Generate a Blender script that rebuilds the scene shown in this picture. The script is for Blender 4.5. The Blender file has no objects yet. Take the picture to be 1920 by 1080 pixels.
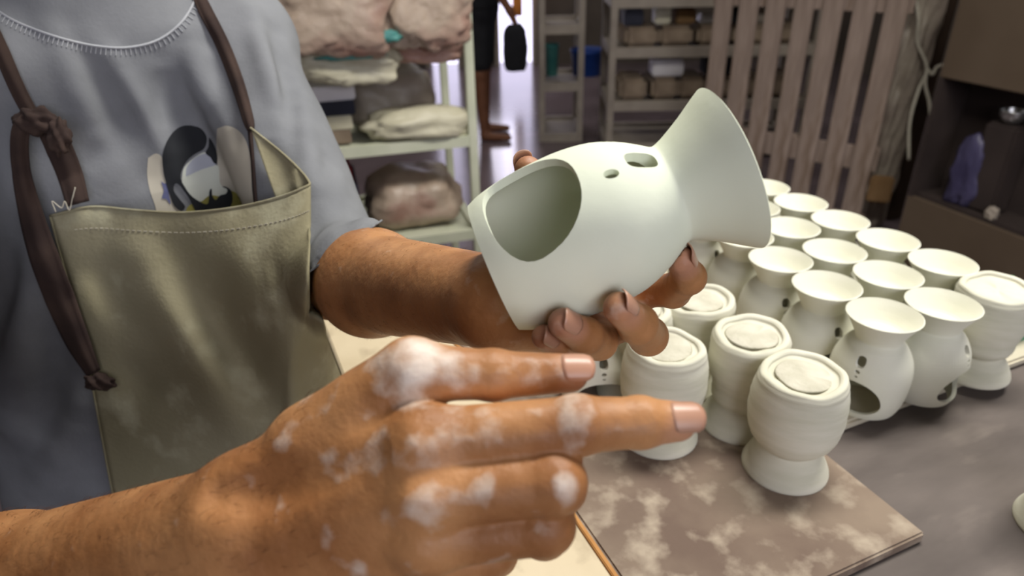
import bpy, bmesh, math, random
import numpy as np
from mathutils import Vector, Matrix, noise
from mathutils.bvhtree import BVHTree

S = bpy.context.scene
COL = S.collection
# ------------------------------------------------------------------ camera
PITCH = math.radians(28.0); ROLL = math.radians(-1.4); FPX = 1280.0
CAM = np.array([0.0, 0.0, 1.40])
_c, _s = math.cos(PITCH), math.sin(PITCH)
FW = np.array([0, _c, -_s])
_r0 = np.array([1.0, 0, 0]); _u0 = np.array([0, _s, _c])
RT = math.cos(ROLL)*_r0 + math.sin(ROLL)*_u0
UP = -math.sin(ROLL)*_r0 + math.cos(ROLL)*_u0
cam = bpy.data.cameras.new('camera'); cam.sensor_width = 36; cam.lens = 36*FPX/1920
cam.clip_start = 0.02; cam.clip_end = 60
cam.dof.use_dof = True; cam.dof.focus_distance = 0.42; cam.dof.aperture_fstop = 7.5
camo = bpy.data.objects.new('camera', cam); COL.objects.link(camo)
m = Matrix(((RT[0], UP[0], -FW[0], CAM[0]), (RT[1], UP[1], -FW[1], CAM[1]), (RT[2], UP[2], -FW[2], CAM[2]), (0, 0, 0, 1)))
camo.matrix_world = m
S.camera = camo
S.view_settings.view_transform = 'Standard'; S.view_settings.look = 'None'
S.view_settings.gamma = 1; S.view_settings.use_curve_mapping = False
S.view_settings.exposure = 0.38
# ------------------------------------------------------------------ world and lights
w = bpy.data.worlds.new('world'); S.world = w; w.use_nodes = True
w.node_tree.nodes['Background'].inputs[0].default_value = (0.80, 0.76, 1.0, 1)
w.node_tree.nodes['Background'].inputs[1].default_value = 1.9

def area(name, loc, target, sx, sy, power, color):
    l = bpy.data.lights.new(name, 'AREA'); l.shape = 'RECTANGLE'; l.size = sx; l.size_y = sy
    l.energy = power; l.color = color
    o = bpy.data.objects.new(name, l); COL.objects.link(o)
    o.location = loc; o.rotation_euler = (Vector(target)-Vector(loc)).to_track_quat('-Z', 'Y').to_euler()
    return o
LAMPS = [(0.70, 0.95, 46), (1.9, 3.6, 10), (-1.6, 3.8, 16), (0.6, 6.2, 14)]
for lx, ly, pw in LAMPS:
    area('ceiling_lamp_light', (lx, ly, 2.78), (lx, ly, 0), 1.3, 0.35, pw, (1.0, 0.97, 0.90))
area('window_daylight', (1.0, -1.95, 1.95), (0.2, 0.6, 1.0), 1.9, 1.3, 20, (0.96, 0.98, 1.0))
area('window_daylight', (-0.1, 7.6, 1.4), (-0.1, 4.0, 0.2), 0.5, 1.6, 8, (0.88, 0.84, 1.0))

# ------------------------------------------------------------------ helpers
def P(px, py, d):
    return CAM + d*(FW + (px-960)/FPX*RT + (540-py)/FPX*UP)
def G(px, py, z):
    v = FW + (px-960)/FPX*RT + (540-py)/FPX*UP
    return CAM + v*((z-CAM[2])/v[2])
def GY(px, py, y):
    v = FW + (px-960)/FPX*RT + (540-py)/FPX*UP
    return CAM + v*(y/v[1])
def srgb(r, g, b):
    f = lambda c: (c/255/12.92) if c <= 10 else ((c/255+0.055)/1.055)**2.4
    return (f(r), f(g), f(b), 1)

def mat(name, c1, c2=None, scale=12, rough=0.8, bump=0.0, bscale=60, detail=6, stretch=(1, 1, 1), c3=None,
        s3=6, t3=(0.55, 0.7), bdist=0.002, spec=0.3, sss=0.0, wave=None, metallic=0.0):
    m = bpy.data.materials.new(name); m.use_nodes = True
    nt = m.node_tree; N = nt.nodes; L = nt.links
    b = N['Principled BSDF']; b.inputs['Roughness'].default_value = rough
    b.inputs['Specular IOR Level'].default_value = spec; b.inputs['Metallic'].default_value = metallic
    if sss: 
        b.inputs['Subsurface Weight'].default_value = sss
        b.inputs['Subsurface Radius'].default_value = (0.012, 0.005, 0.003)
        b.inputs['Subsurface Scale'].default_value = 0.6
    tc = N.new('ShaderNodeTexCoord'); mp = N.new('ShaderNodeMapping'); mp.inputs['Scale'].default_value = stretch
    L.new(tc.outputs['Object'], mp.inputs[0])
    def noi(s, d=detail, src=mp):
        n = N.new('ShaderNodeTexNoise'); n.inputs['Scale'].default_value = s; n.inputs['Detail'].default_value = d
        L.new(src.outputs[0], n.inputs['Vector']); return n
    out = None
    if c2 is None: b.inputs['Base Color'].default_value = c1
    else:
        n = noi(scale); r = N.new('ShaderNodeValToRGB')
        r.color_ramp.elements[0].position = 0.35; r.color_ramp.elements[1].position = 0.65
        r.color_ramp.elements[0].color = c1; r.color_ramp.elements[1].color = c2
        L.new(n.outputs[0], r.inputs[0]); out = r.outputs[0]
        if c3 is not None:
            n3 = noi(s3, 9); r3 = N.new('ShaderNodeValToRGB')
            r3.color_ramp.elements[0].position = t3[0]; r3.color_ramp.elements[1].position = t3[1]
            L.new(n3.outputs[0], r3.inputs[0])
            mx = N.new('ShaderNodeMix'); mx.data_type = 'RGBA'
            L.new(r3.outputs[0], mx.inputs[0]); L.new(out, mx.inputs[6]); mx.inputs[7].default_value = c3
            out = mx.outputs[2]
        L.new(out, b.inputs['Base Color'])
    if bump:
        bp = N.new('ShaderNodeBump'); bp.inputs['Strength'].default_value = bump; bp.inputs['Distance'].default_value = bdist
        if wave:
            wv = N.new('ShaderNodeTexWave'); wv.bands_direction = 'Z'; wv.inputs['Scale'].default_value = wave
            wv.inputs['Distortion'].default_value = 2.5; wv.inputs['Detail'].default_value = 3
            L.new(mp.outputs[0], wv.inputs['Vector']); L.new(wv.outputs[0], bp.inputs['Height'])
        else:
            nb = noi(bscale, 5); L.new(nb.outputs[0], bp.inputs['Height'])
        L.new(bp.outputs[0], b.inputs['Normal'])
    m['_out'] = 0
    return m

def link(name, me, mt=None, parent=None, smooth=False):
    o = bpy.data.objects.new(name, me); COL.objects.link(o)
    if mt is not None and not me.materials: me.materials.append(mt)
    if parent is not None: o.parent = parent
    if smooth:
        me.polygons.foreach_set('use_smooth', [True]*len(me.polygons))
    return o
def tag(o, label=None, cat=None, group=None, kind=None):
    if label: o['label'] = label
    if cat: o['category'] = cat
    if group: o['group'] = group
    if kind: o['kind'] = kind
    return o
def empty(name, loc, rz=0.0, **k):
    o = bpy.data.objects.new(name, None); COL.objects.link(o); o.empty_display_size = 0.05
    o.location = Vector(loc); o.rotation_euler = (0, 0, rz); return tag(o, **k)
def mesh_from(verts, faces, name='mesh'):
    me = bpy.data.meshes.new(name); me.from_pydata([tuple(map(float, v)) for v in verts], [], [tuple(f) for f in faces]); me.update()
    return me
def box_bm(bm, c, s, rot=None, bev=0.0):
    r = bmesh.ops.create_cube(bm, size=1.0)
    M = Matrix.Translation(Vector(c)) @ (rot.to_4x4() if rot else Matrix.Identity(4)) @ Matrix.Diagonal((s[0], s[1], s[2], 1))
    bmesh.ops.transform(bm, matrix=M, verts=r['verts'])
    if bev:
        es = list({e for v in r['verts'] for e in v.link_edges})
        bmesh.ops.bevel(bm, geom=es, offset=bev, segments=2, affect='EDGES')
def box(name, c, s, mt, parent=None, rz=0.0, bev=0.0, smooth=False):
    bm = bmesh.new(); box_bm(bm, (0, 0, 0), s, None, bev)
    me = bpy.data.meshes.new(name); bm.to_mesh(me); bm.free()
    o = link(name, me, mt, parent, smooth); o.location = Vector(c); o.rotation_euler = (0, 0, rz); return o
def tube_mesh(pts, rad, seg=10, flat=None, close=False):
    """swept tube; rad scalar or list; flat=(n, factor) squeezes the section along n"""
    pts = [np.array(p, float) for p in pts]; n = len(pts)
    if not hasattr(rad, '__len__'): rad = [rad]*n
    verts = []; faces = []
    prev = None
    for i, p in enumerate(pts):
        if close: t = pts[(i+1) % n]-pts[i-1]
        else: t = pts[min(i+1, n-1)]-pts[max(i-1, 0)]
        t = t/(np.linalg.norm(t)+1e-12)
        if prev is None:
            a = np.array([0, 0, 1.0]) if abs(t[2]) < 0.9 else np.array([1.0, 0, 0])
            if flat is not None: a = np.array(flat[0], float)
        else: a = prev
        a = a-t*np.dot(a, t); a /= np.linalg.norm(a)+1e-12; prev = a
        b = np.cross(t, a)
        f = flat[1] if flat is not None else 1.0
        for k in range(seg):
            th = 2*math.pi*k/seg
            verts.append(p+rad[i]*(f*math.cos(th)*a+math.sin(th)*b))
    for i in range(n if close else n-1):
        for k in range(seg):
            j = (i+1) % n
            faces.append((i*seg+k, i*seg+(k+1) % seg, j*seg+(k+1) % seg, j*seg+k))
    if not close:
        faces.append(tuple(reversed(range(seg)))); faces.append(tuple((n-1)*seg+k for k in range(seg)))
    return mesh_from(verts, faces)
def spline(pts, n=8):
    pts = [np.array(p, float) for p in pts]; out = []
    Q = [2*pts[0]-pts[1]]+pts+[2*pts[-1]-pts[-2]]
    for i in range(1, len(Q)-2):
        for k in range(n):
            t = k/n; a, b, c, d = Q[i-1], Q[i], Q[i+1], Q[i+2]
            out.append(0.5*((2*b)+(-a+c)*t+(2*a-5*b+4*c-d)*t*t+(-a+3*b-3*c+d)*t**3))
    out.append(pts[-1]); return out
def lathe(profile, seg=64, wob=None, caps=False):
    """closed or open profile list of (r,z) revolved round Z; ends with r=0 collapse to a pole"""
    verts = []; rings = []
    for i, (r, z) in enumerate(profile):
        if r < 1e-6:
            rings.append([len(verts)]); verts.append((0, 0, z))
        else:
            ring = []
            for k in range(seg):
                th = 2*math.pi*k/seg; rr, zz = r, z
                if wob: rr, zz = wob(i, th, r, z)
                ring.append(len(verts)); verts.append((rr*math.cos(th), rr*math.sin(th), zz))
            rings.append(ring)
    faces = []
    for a, b in zip(rings[:-1], rings[1:]):
        if len(a) == 1 and len(b) == 1: continue
        for k in range(seg):
            k2 = (k+1) % seg
            if len(a) == 1: faces.append((a[0], b[k2], b[k]))
            elif len(b) == 1: faces.append((a[k], a[k2], b[0]))
            else: faces.append((a[k], a[k2], b[k2], b[k]))
    return mesh_from(verts, faces)
def fix_normals(me):
    bm = bmesh.new(); bm.from_mesh(me); bmesh.ops.recalc_face_normals(bm, faces=bm.faces); bm.to_mesh(me); bm.free()
def boolean(me, cutters, op='DIFFERENCE'):
    o = bpy.data.objects.new('tmp', me); COL.objects.link(o); cs = []
    for c in cutters:
        co = bpy.data.objects.new('tmpc', c); COL.objects.link(co); cs.append(co)
        md = o.modifiers.new('b', 'BOOLEAN'); md.object = co; md.operation = op; md.solver = 'EXACT'
    dg = bpy.context.evaluated_depsgraph_get(); dg.update()
    r = bpy.data.meshes.new_from_object(o.evaluated_get(dg))
    for q in cs+[o]: bpy.data.objects.remove(q)
    return r
def sharp_by_angle(o, a=40):
    me = o.data
    me.polygons.foreach_set('use_smooth', [True]*len(me.polygons))
    bm = bmesh.new(); bm.from_mesh(me)
    for e in bm.edges:
        if len(e.link_faces) == 2 and e.calc_face_angle(0) > math.radians(a): e.smooth = False
    bm.to_mesh(me); bm.free()

# ------------------------------------------------------------------ signed distance surfaces
def seg(a, b, ra, rb=None, n=None, f=1.0):
    return ('s', np.array(a, float), np.array(b, float), ra, ra if rb is None else rb, None if n is None else np.array(n, float)/np.linalg.norm(n), f)
def d_prim(pr, X):
    _, a, b, ra, rb, n, f = pr
    ab = b-a; L2 = float(ab@ab)
    pa = X-a
    t = np.clip(pa@ab/L2, 0, 1) if L2 > 1e-12 else np.zeros(len(X))
    q = pa-t[:, None]*ab
    if n is not None:
        q = q+np.outer((q@n)*(1/f-1), n)
        return (np.linalg.norm(q, axis=1)-(ra+(rb-ra)*t))*(0.5*(1+f))
    return np.linalg.norm(q, axis=1)-(ra+(rb-ra)*t)
def smin(a, b, k):
    h = np.clip(0.5+0.5*(b-a)/k, 0, 1)
    return b*(1-h)+a*h-k*h*(1-h)
def chain(prims, k):
    def f(X):
        d = None
        for p in prims:
            e = d_prim(p, X) if isinstance(p, tuple) else p(X)
            d = e if d is None else smin(d, e, k)
        return d
    return f
def bounded(f, lo, hi, pad=0.03):
    lo = np.array(lo)-pad; hi = np.array(hi)+pad
    def g(X):
        q = np.maximum(np.maximum(lo-X, X-hi), 0); far = np.linalg.norm(q, axis=1)
        ins = far <= 0
        d = far+pad
        if ins.any(): d[ins] = f(X[ins])
        return d
    return g
def prim_bounds(prims):
    lo = np.min([np.minimum(p[1]-p[3], p[2]-p[4]) for p in prims], axis=0); hi = np.max([np.maximum(p[1]+p[3], p[2]+p[4]) for p in prims], axis=0)
    return lo, hi
def grad(f, X, e=4e-4):
    g = np.stack([f(X+np.eye(3)[i]*e)-f(X-np.eye(3)[i]*e) for i in range(3)], 1)/(2*e)
    return g
def isosurface(f, lo, hi, h, newton=1):
    lo = np.array(lo, float); hi = np.array(hi, float); B = 8
    nb = np.ceil((hi-lo)/(h*B)).astype(int)
    I = np.stack(np.meshgrid(*[np.arange(n) for n in nb], indexing='ij'), -1).reshape(-1, 3)
    cen = lo+(I+0.5)*h*B
    d = f(cen)
    I = I[np.abs(d) < h*B*1.3+0.004]
    loc = np.stack(np.meshgrid(*[np.arange(B+1)]*3, indexing='ij'), -1).reshape(-1, 3)
    Nn = nb*B+2
    key = lambda J: (J[..., 0]*Nn[1]+J[..., 1])*Nn[2]+J[..., 2]
    keys = []; pos = []; quads = []; CH = 400
    qk = []
    for s in range(0, len(I), CH):
        J = I[s:s+CH]*B
        gi = J[:, None, :]+loc[None]
        V = f((lo+gi.reshape(-1, 3)*h)).reshape(len(J), B+1, B+1, B+1)
        ins = V < 0
        c = [V[:, x:B+x, y:B+y, z:B+z] for x in (0, 1) for y in (0, 1) for z in (0, 1)]
        cnt = sum((q < 0).astype(np.int8) for q in c)
        act = (cnt > 0) & (cnt < 8)
        bi, xi, yi, zi = np.nonzero(act)
        gc = J[bi]+np.stack([xi, yi, zi], 1)
        cv = [q[bi, xi, yi, zi] for q in c]
        offs = [(x, y, z) for x in (0, 1) for y in (0, 1) for z in (0, 1)]
        sm = np.zeros((len(bi), 3)); n = np.zeros(len(bi))
        for i in range(8):
            for j in range(i+1, 8):
                if sum(abs(p-q) for p, q in zip(offs[i], offs[j])) != 1: continue
                sc = (cv[i] < 0) != (cv[j] < 0)
                t = np.where(sc, cv[i]/(cv[i]-cv[j]+1e-20), 0)
                pt = np.array(offs[i])+t[:, None]*(np.array(offs[j])-np.array(offs[i]))
                sm += np.where(sc[:, None], pt, 0); n += sc
        keys.append(key(gc)); pos.append(lo+(gc+sm/n[:, None])*h)
        for ax in range(3):
            sl = [slice(0, B)]*3; s2 = [slice(0, B)]*3; s2[ax] = slice(1, B+1)
            A = ins[(slice(None),)+tuple(sl)]; Bb = ins[(slice(None),)+tuple(s2)]
            bi, xi, yi, zi = np.nonzero(A != Bb)
            g0 = J[bi]+np.stack([xi, yi, zi], 1)
            fl = A[bi, xi, yi, zi]
            u = np.zeros(3, int); v = np.zeros(3, int); u[(ax+1) % 3] = 1; v[(ax+2) % 3] = 1
            q = np.stack([key(g0-u-v), key(g0-v), key(g0), key(g0-u)], 1)
            q[~fl] = q[~fl][:, ::-1]
            qk.append(q)
    keys = np.concatenate(keys); pos = np.concatenate(pos); Q = np.concatenate(qk)
    o = np.argsort(keys); keys = keys[o]; pos = pos[o]
    ix = np.clip(np.searchsorted(keys, Q), 0, len(keys)-1)
    ok = (keys[ix] == Q).all(1)
    Q = ix[ok]
    for _ in range(newton):
        dd = f(pos); gg = grad(f, pos); pos = pos-(dd/np.maximum((gg**2).sum(1), 0.25))[:, None]*gg
    return pos, Q
def np_mesh(V, Q, name='mesh'):
    me = bpy.data.meshes.new(name)
    me.vertices.add(len(V)); me.vertices.foreach_set('co', np.asarray(V, np.float32).ravel())
    n = Q.shape[1]
    me.loops.add(len(Q)*n); me.loops.foreach_set('vertex_index', Q.astype(np.int32).ravel())
    me.polygons.add(len(Q)); me.polygons.foreach_set('loop_start', np.arange(0, len(Q)*n, n, dtype=np.int32))
    me.update(calc_edges=True); me.validate()
    me.polygons.foreach_set('use_smooth', [True]*len(me.polygons))
    return me
def submesh(V, Q, keep):
    Q = Q[keep[Q].all(1)]
    used = np.zeros(len(V), bool); used[Q.ravel()] = True
    mp = np.cumsum(used)-1
    return V[used], mp[Q]
def set_attr(me, name, vals):
    a = me.attributes.new(name, 'FLOAT', 'POINT'); a.data.foreach_set('value', np.asarray(vals, np.float32))
def march(f, PX, d0=0.3, d1=1.3):
    """distance along pixel rays to the surface f=0 (camera depth units)"""
    PX = np.array(PX, float)
    D = FW+((PX[:, 0]-960)/FPX)[:, None]*RT+((540-PX[:, 1])/FPX)[:, None]*UP
    L = np.linalg.norm(D, axis=1); t = np.full(len(PX), d0)
    for _ in range(90):
        t = t+0.8*f(CAM+D*t[:, None])/L
        t = np.minimum(t, 3)
    return t, D

# ------------------------------------------------------------------ materials
M = {}
M['clay_held'] = mat('pale_greenish_clay', srgb(224, 230, 208), srgb(231, 236, 216), 9, 0.85, 0.08, 150, spec=0.15)
M['clay'] = mat('bisque_clay', srgb(220, 220, 202), srgb(229, 227, 212), 9, 0.85, 0.08, 150, spec=0.15)
M['clay_raw'] = mat('raw_clay', srgb(204, 202, 182), srgb(218, 215, 198), 14, 0.9, 0.35, 60, stretch=(1, 1, 6), spec=0.1, bdist=0.0012)
M['clay_core'] = mat('rough_clay_disc', srgb(188, 184, 166), srgb(208, 204, 188), 40, 0.95, 0.7, 220, spec=0.1)
M['board'] = mat('dusty_ware_board', srgb(108, 91, 80), srgb(138, 122, 106), 9, 0.85, 0.25, 70, c3=srgb(170, 156, 138), s3=34, t3=(0.50, 0.70), stretch=(1, 1, 1))
M['pale_board'] = mat('pale_clay_board', srgb(196, 180, 150), srgb(214, 199, 170), 7, 0.9, 0.2, 60, c3=srgb(170, 154, 128), s3=20, t3=(0.58, 0.75))
M['plaster'] = mat('plaster_board', srgb(180, 172, 152), srgb(200, 192, 172), 12, 0.9, 0.2, 90)
M['table'] = mat('dark_bench_wood', srgb(84, 76, 72), srgb(106, 97, 92), 6, 0.7, 0.2, 50, c3=srgb(130, 120, 112), s3=9, t3=(0.58, 0.85), stretch=(1, 3, 1))
M['metal'] = mat('grey_steel_legs', srgb(90, 90, 90), srgb(110, 108, 104), 20, 0.5, spec=0.5)
M['edge_wood'] = mat('orange_wood_edge', srgb(170, 118, 62), srgb(190, 138, 80), 30, 0.7)
M['floor'] = mat('polished_concrete_floor', srgb(92, 80, 84), srgb(112, 99, 103), 2.2, 0.16, 0.1, 4, c3=srgb(96, 84, 88), s3=3, spec=0.5)
M['wall'] = mat('plaster_wall', srgb(84, 76, 70), srgb(96, 87, 80), 3, 0.9)
M['ceil'] = mat('ceiling_paint', srgb(190, 188, 182), srgb(200, 198, 192), 3, 0.9)
M['pallet'] = mat('pallet_pine', srgb(136, 119, 108), srgb(160, 142, 130), 5, 0.85, 0.4, 40, c3=srgb(116, 96, 80), s3=7, t3=(0.5, 0.75), stretch=(6, 6, 0.7))
M['brown'] = mat('brown_laminate', srgb(84, 70, 56), srgb(92, 78, 64), 4, 0.7)
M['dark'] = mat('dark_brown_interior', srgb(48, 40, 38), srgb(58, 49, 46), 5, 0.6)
M['dark_wood'] = mat('dark_stained_post', srgb(50, 38, 30), srgb(62, 48, 38), 8, 0.7, stretch=(5, 5, 1))
M['rack'] = mat('cream_painted_steel', srgb(200, 204, 180), srgb(214, 216, 194), 8, 0.55, spec=0.4)
M['rack_far'] = mat('grey_painted_steel', srgb(142, 132, 122), srgb(156, 146, 134), 8, 0.6, spec=0.3)
M['plastic_beige'] = mat('clay_wrapped_in_plastic', srgb(168, 148, 130), srgb(198, 180, 162), 7, 0.42, 0.8, 22, c3=srgb(160, 124, 110), s3=6, t3=(0.5, 0.7), bdist=0.008, spec=0.5)
M['plastic_grey'] = mat('grey_plastic_wrap', srgb(136, 124, 114), srgb(160, 150, 136), 7, 0.45, 0.8, 20, bdist=0.008, spec=0.5)
M['plastic_cream'] = mat('cream_plastic_sheet', srgb(196, 190, 164), srgb(214, 208, 184), 7, 0.45, 0.8, 26, bdist=0.006, spec=0.5)
M['plastic_pink'] = mat('pinkish_plastic_wrap', srgb(180, 138, 126), srgb(206, 172, 154), 6, 0.42, 0.8, 18, c3=srgb(142, 92, 84), s3=5, t3=(0.5, 0.7), bdist=0.008, spec=0.5)
M['teal'] = mat('teal_plastic', srgb(60, 130, 126), srgb(90, 156, 148), 12, 0.4, spec=0.5)
M['white_plastic'] = mat('white_plastic', srgb(225, 222, 226), srgb(235, 232, 236), 6, 0.4)
M['navy'] = mat('navy_plastic', srgb(34, 36, 50), srgb(44, 46, 62), 8, 0.5)
M['black'] = mat('black_cloth', srgb(22, 22, 26), srgb(30, 30, 34), 12, 0.9)
M['red'] = mat('red_plastic', srgb(130, 24, 30), srgb(146, 34, 38), 8, 0.5)
M['blue'] = mat('blue_plastic', srgb(38, 74, 160), srgb(50, 90, 180), 8, 0.4)
M['brick_clay'] = mat('stacked_clay_blocks', srgb(124, 108, 92), srgb(146, 130, 112), 12, 0.85, 0.6, 30, bdist=0.006)
M['green'] = mat('green_sponge', srgb(70, 140, 100), srgb(84, 156, 116), 40, 0.8, 0.4, 90)
M['steel'] = mat('bright_steel', srgb(170, 170, 168), srgb(186, 186, 184), 10, 0.25, metallic=0.9)
M['purple'] = mat('dark_violet_plastic_bag', srgb(56, 52, 78), srgb(74, 70, 98), 10, 0.4, 0.6, 30)
M['card'] = mat('tan_cardboard', srgb(120, 92, 60), srgb(132, 104, 72), 8, 0.9)
M['string'] = mat('pale_string', srgb(170, 164, 150), srgb(186, 180, 166), 60, 0.9)
M['shirt'] = mat('grey_cotton_tshirt', srgb(118, 120, 124), srgb(130, 132, 136), 18, 0.95, 0.35, 320, spec=0.1, bdist=0.0008)
M['seam'] = mat('tshirt_seam_thread', srgb(158, 160, 166), srgb(172, 174, 178), 40, 0.95)
M['apron'] = mat('cream_linen_apron', srgb(138, 132, 106), srgb(152, 146, 121), 10, 0.95, 0.5, 260, stretch=(1, 1, 1), spec=0.1, bdist=0.001, c3=srgb(170, 166, 140), s3=20)
M['strap'] = mat('brown_cloth_strap', srgb(50, 38, 35), srgb(64, 50, 44), 30, 0.95, 0.3, 200, bdist=0.001)
M['trouser'] = mat('dark_trouser_cloth', srgb(50, 54, 66), srgb(58, 62, 76), 20, 0.95)
M['shoe'] = mat('brown_shoe', srgb(60, 44, 34), srgb(70, 52, 40), 10, 0.6)
M['hair'] = mat('dark_hair', srgb(30, 24, 20), srgb(40, 32, 26), 60, 0.6, 0.5, 200, stretch=(4, 4, 1))
M['armhair'] = mat('brown_arm_hair', srgb(88, 56, 36), rough=.7)
M['eye'] = mat('eye_white', srgb(225, 220, 210))
M['iris'] = mat('dark_iris', srgb(50, 32, 22), rough=0.2)
M['nail'] = mat('fingernail', srgb(176, 130, 106), srgb(190, 146, 122), 30, 0.35, spec=0.5)
M['pr_black'] = mat('print_black', srgb(34, 36, 40), rough=0.9)
M['pr_cream'] = mat('print_cream', srgb(182, 176, 162), rough=0.95)
M['pr_white'] = mat('print_white', srgb(198, 202, 192), rough=0.95)
M['pr_grey'] = mat('print_grey', srgb(164, 168, 180), rough=0.95)
M['pr_olive'] = mat('print_olive', srgb(140, 134, 70), rough=0.95)
M['pr_blue'] = mat('print_blue', srgb(92, 96, 130), rough=0.95)
M['bgskin'] = mat('brown_skin', srgb(104, 66, 46), srgb(116, 76, 54), 12, 0.6)
M['lampglass'] = mat('lamp_diffuser', srgb(235, 235, 230))
M['glass'] = mat('window_glass', srgb(200, 210, 215), rough=0.1)

def skin_material():
    m = mat('sunburnt_skin', srgb(150, 100, 60), srgb(184, 132, 86), 26, 0.5, 0.55, 150, spec=0.35, sss=0.10, bdist=0.0016)
    nt = m.node_tree; N = nt.nodes; L = nt.links; b = N['Principled BSDF']
    src = b.inputs['Base Color'].links[0].from_socket
    def attr_mix(src, name, col, ns, lo, hi, gain=1.0, amp=1.0):
        at = N.new('ShaderNodeAttribute'); at.attribute_name = name
        nz = N.new('ShaderNodeTexNoise'); nz.inputs['Scale'].default_value = ns; nz.inputs['Detail'].default_value = 6
        tc = N.new('ShaderNodeTexCoord'); L.new(tc.outputs['Object'], nz.inputs['Vector'])
        ad = N.new('ShaderNodeMath'); ad.operation = 'MULTIPLY_ADD'; L.new(nz.outputs[0], ad.inputs[0]); ad.inputs[1].default_value = amp
        L.new(at.outputs['Fac'], ad.inputs[2])
        mr = N.new('ShaderNodeMapRange'); mr.inputs['From Min'].default_value = lo; mr.inputs['From Max'].default_value = hi
        mr.inputs['To Max'].default_value = gain
        L.new(ad.outputs[0], mr.inputs[0])
        mx = N.new('ShaderNodeMix'); mx.data_type = 'RGBA'; L.new(mr.outputs[0], mx.inputs[0]); L.new(src, mx.inputs[6]); mx.inputs[7].default_value = col
        return mx.outputs[2]
    src = attr_mix(src, 'tip', srgb(200, 150, 132), 40, 0.7, 1.35, 0.6)
    src = attr_mix(src, 'dust', srgb(226, 212, 198), 75, 1.48, 2.25, 0.9, 2.2)
    L.new(src, b.inputs['Base Color'])
    return m
M['skin'] = skin_material()

# ------------------------------------------------------------------ room
def struct(name, c, s, mt):
    o = box(name, c, s, mt); o['kind'] = 'structure'; return o
X0, X1, Y0, Y1, ZC = -3.2, 3.6, -2.2, 8.0, 3.0
struct('floor', ((X0+X1)/2, (Y0+Y1)/2, -0.05), (X1-X0+0.4, Y1-Y0+0.4, 0.1), M['floor'])
struct('ceiling', ((X0+X1)/2, (Y0+Y1)/2, ZC+0.05), (X1-X0+0.4, Y1-Y0+0.4, 0.1), M['ceil'])
struct('wall_left', (X0-0.1, (Y0+Y1)/2, ZC/2), (0.2, Y1-Y0, ZC), M['wall'])
struct('wall_right', (X1+0.1, (Y0+Y1)/2, ZC/2), (0.2, Y1-Y0, ZC), M['wall'])
def wall_with_holes(name, y, holes):
    """wall across X at y with rectangular openings (x0,x1,z0,z1)"""
    bm = bmesh.new(); xs = sorted({X0-0.2, X1+0.2} | {h[0] for h in holes} | {h[1] for h in holes})
    zs = sorted({0, ZC} | {h[2] for h in holes} | {h[3] for h in holes})
    for a, b in zip(xs[:-1], xs[1:]):
        for p, q in zip(zs[:-1], zs[1:]):
            cx, cz = (a+b)/2, (p+q)/2
            if any(h[0] < cx < h[1] and h[2] < cz < h[3] for h in holes): continue
            box_bm(bm, (cx, 0, cz), (b-a, 0.2, q-p))
    bmesh.ops.remove_doubles(bm, verts=bm.verts, dist=1e-5)
    me = bpy.data.meshes.new(name); bm.to_mesh(me); bm.free()
    o = link(name, me, M['wall']); o.location = (0, y, 0); o['kind'] = 'structure'
DR = [(-0.10, 0.32, 0, 2.15), (-0.88, -0.52, 0.0, 2.15)]
wall_with_holes('wall_back', Y1+0.1, DR)
wall_with_holes('wall_front', Y0-0.1, [(0.0, 2.0, 1.3, 2.6)])
for n, (a, b, z0, z1) in enumerate(DR, 1):
    e = empty('door_%d' % n, ((a+b)/2, Y1+0.1, 0), kind='structure')
    for x in (a, b): box('door_jamb', ((x-(a+b)/2), 0, z1/2), (0.05, 0.24, z1), M['rack_far'], e)
    box('door_head', (0, 0, z1+0.025), (b-a+0.05, 0.24, 0.05), M['rack_far'], e)
e = empty('window_1', (1.0, Y0-0.1, 1.95), kind='structure')
for z in (-0.65, 0.65): box('window_frame', (0, 0, z), (2.0, 0.1, 0.05), M['rack'], e)
for x in (-1, 0, 1): box('window_mullion', (x, 0, 0), (0.05, 0.1, 1.3), M['rack'], e)
for i, (lx, ly, pw) in enumerate(LAMPS):
    e = empty('ceiling_lamp', (lx, ly, ZC), label='long white ceiling lamp, %s' % ('above the workbench', 'above the wooden pallet', 'above the left rack', 'nearest the far doors')[i], cat='lamp', group='ceiling lamps')
    box('housing', (0, 0, -0.05), (1.35, 0.4, 0.1), M['rack'], e)
    box('diffuser', (0, 0, -0.115), (1.28, 0.33, 0.03), M['lampglass'], e)

# ------------------------------------------------------------------ workbench and boards (bench frame: e1 away, e2 to the left)
TZ = 0.908; BZ = 0.92
C0 = np.array([0.359, 0.4256]); E1 = np.array([-0.391, 0.92]); E2 = np.array([-0.92, -0.391])
E1 /= np.linalg.norm(E1); E2 /= np.linalg.norm(E2)
RZ = math.atan2(E1[1], E1[0])-math.pi/2
def E(a, b, z=0.0):
    q = C0+a*E1+b*E2; return (q[0], q[1], z)
def ebox(name, a0, a1, b0, b1, z0, z1, mt, parent=None, bev=0.002):
    c = E((a0+a1)/2, (b0+b1)/2, (z0+z1)/2)
    o = box(name, c, (abs(b1-b0), abs(a1-a0), z1-z0), mt, None, RZ, bev)
    if parent is not None:
        o.parent = parent; o.location = Vector(c)-parent.location
    return o
t = empty('workbench', E(0.1, 0, 0), label='big dark wooden workbench carrying the ware boards and the pots', cat='workbench')
ebox('table_top', -0.75, 0.68, -0.45, 0.425, TZ-0.04, TZ, M['table'], t, .004)
for a in (-0.70, 0.62):
    for b in (-0.38, 0.36): ebox('leg', a-0.03, a+0.03, b-0.03, b+0.03, 0, TZ-0.04, M['metal'], t)
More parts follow.
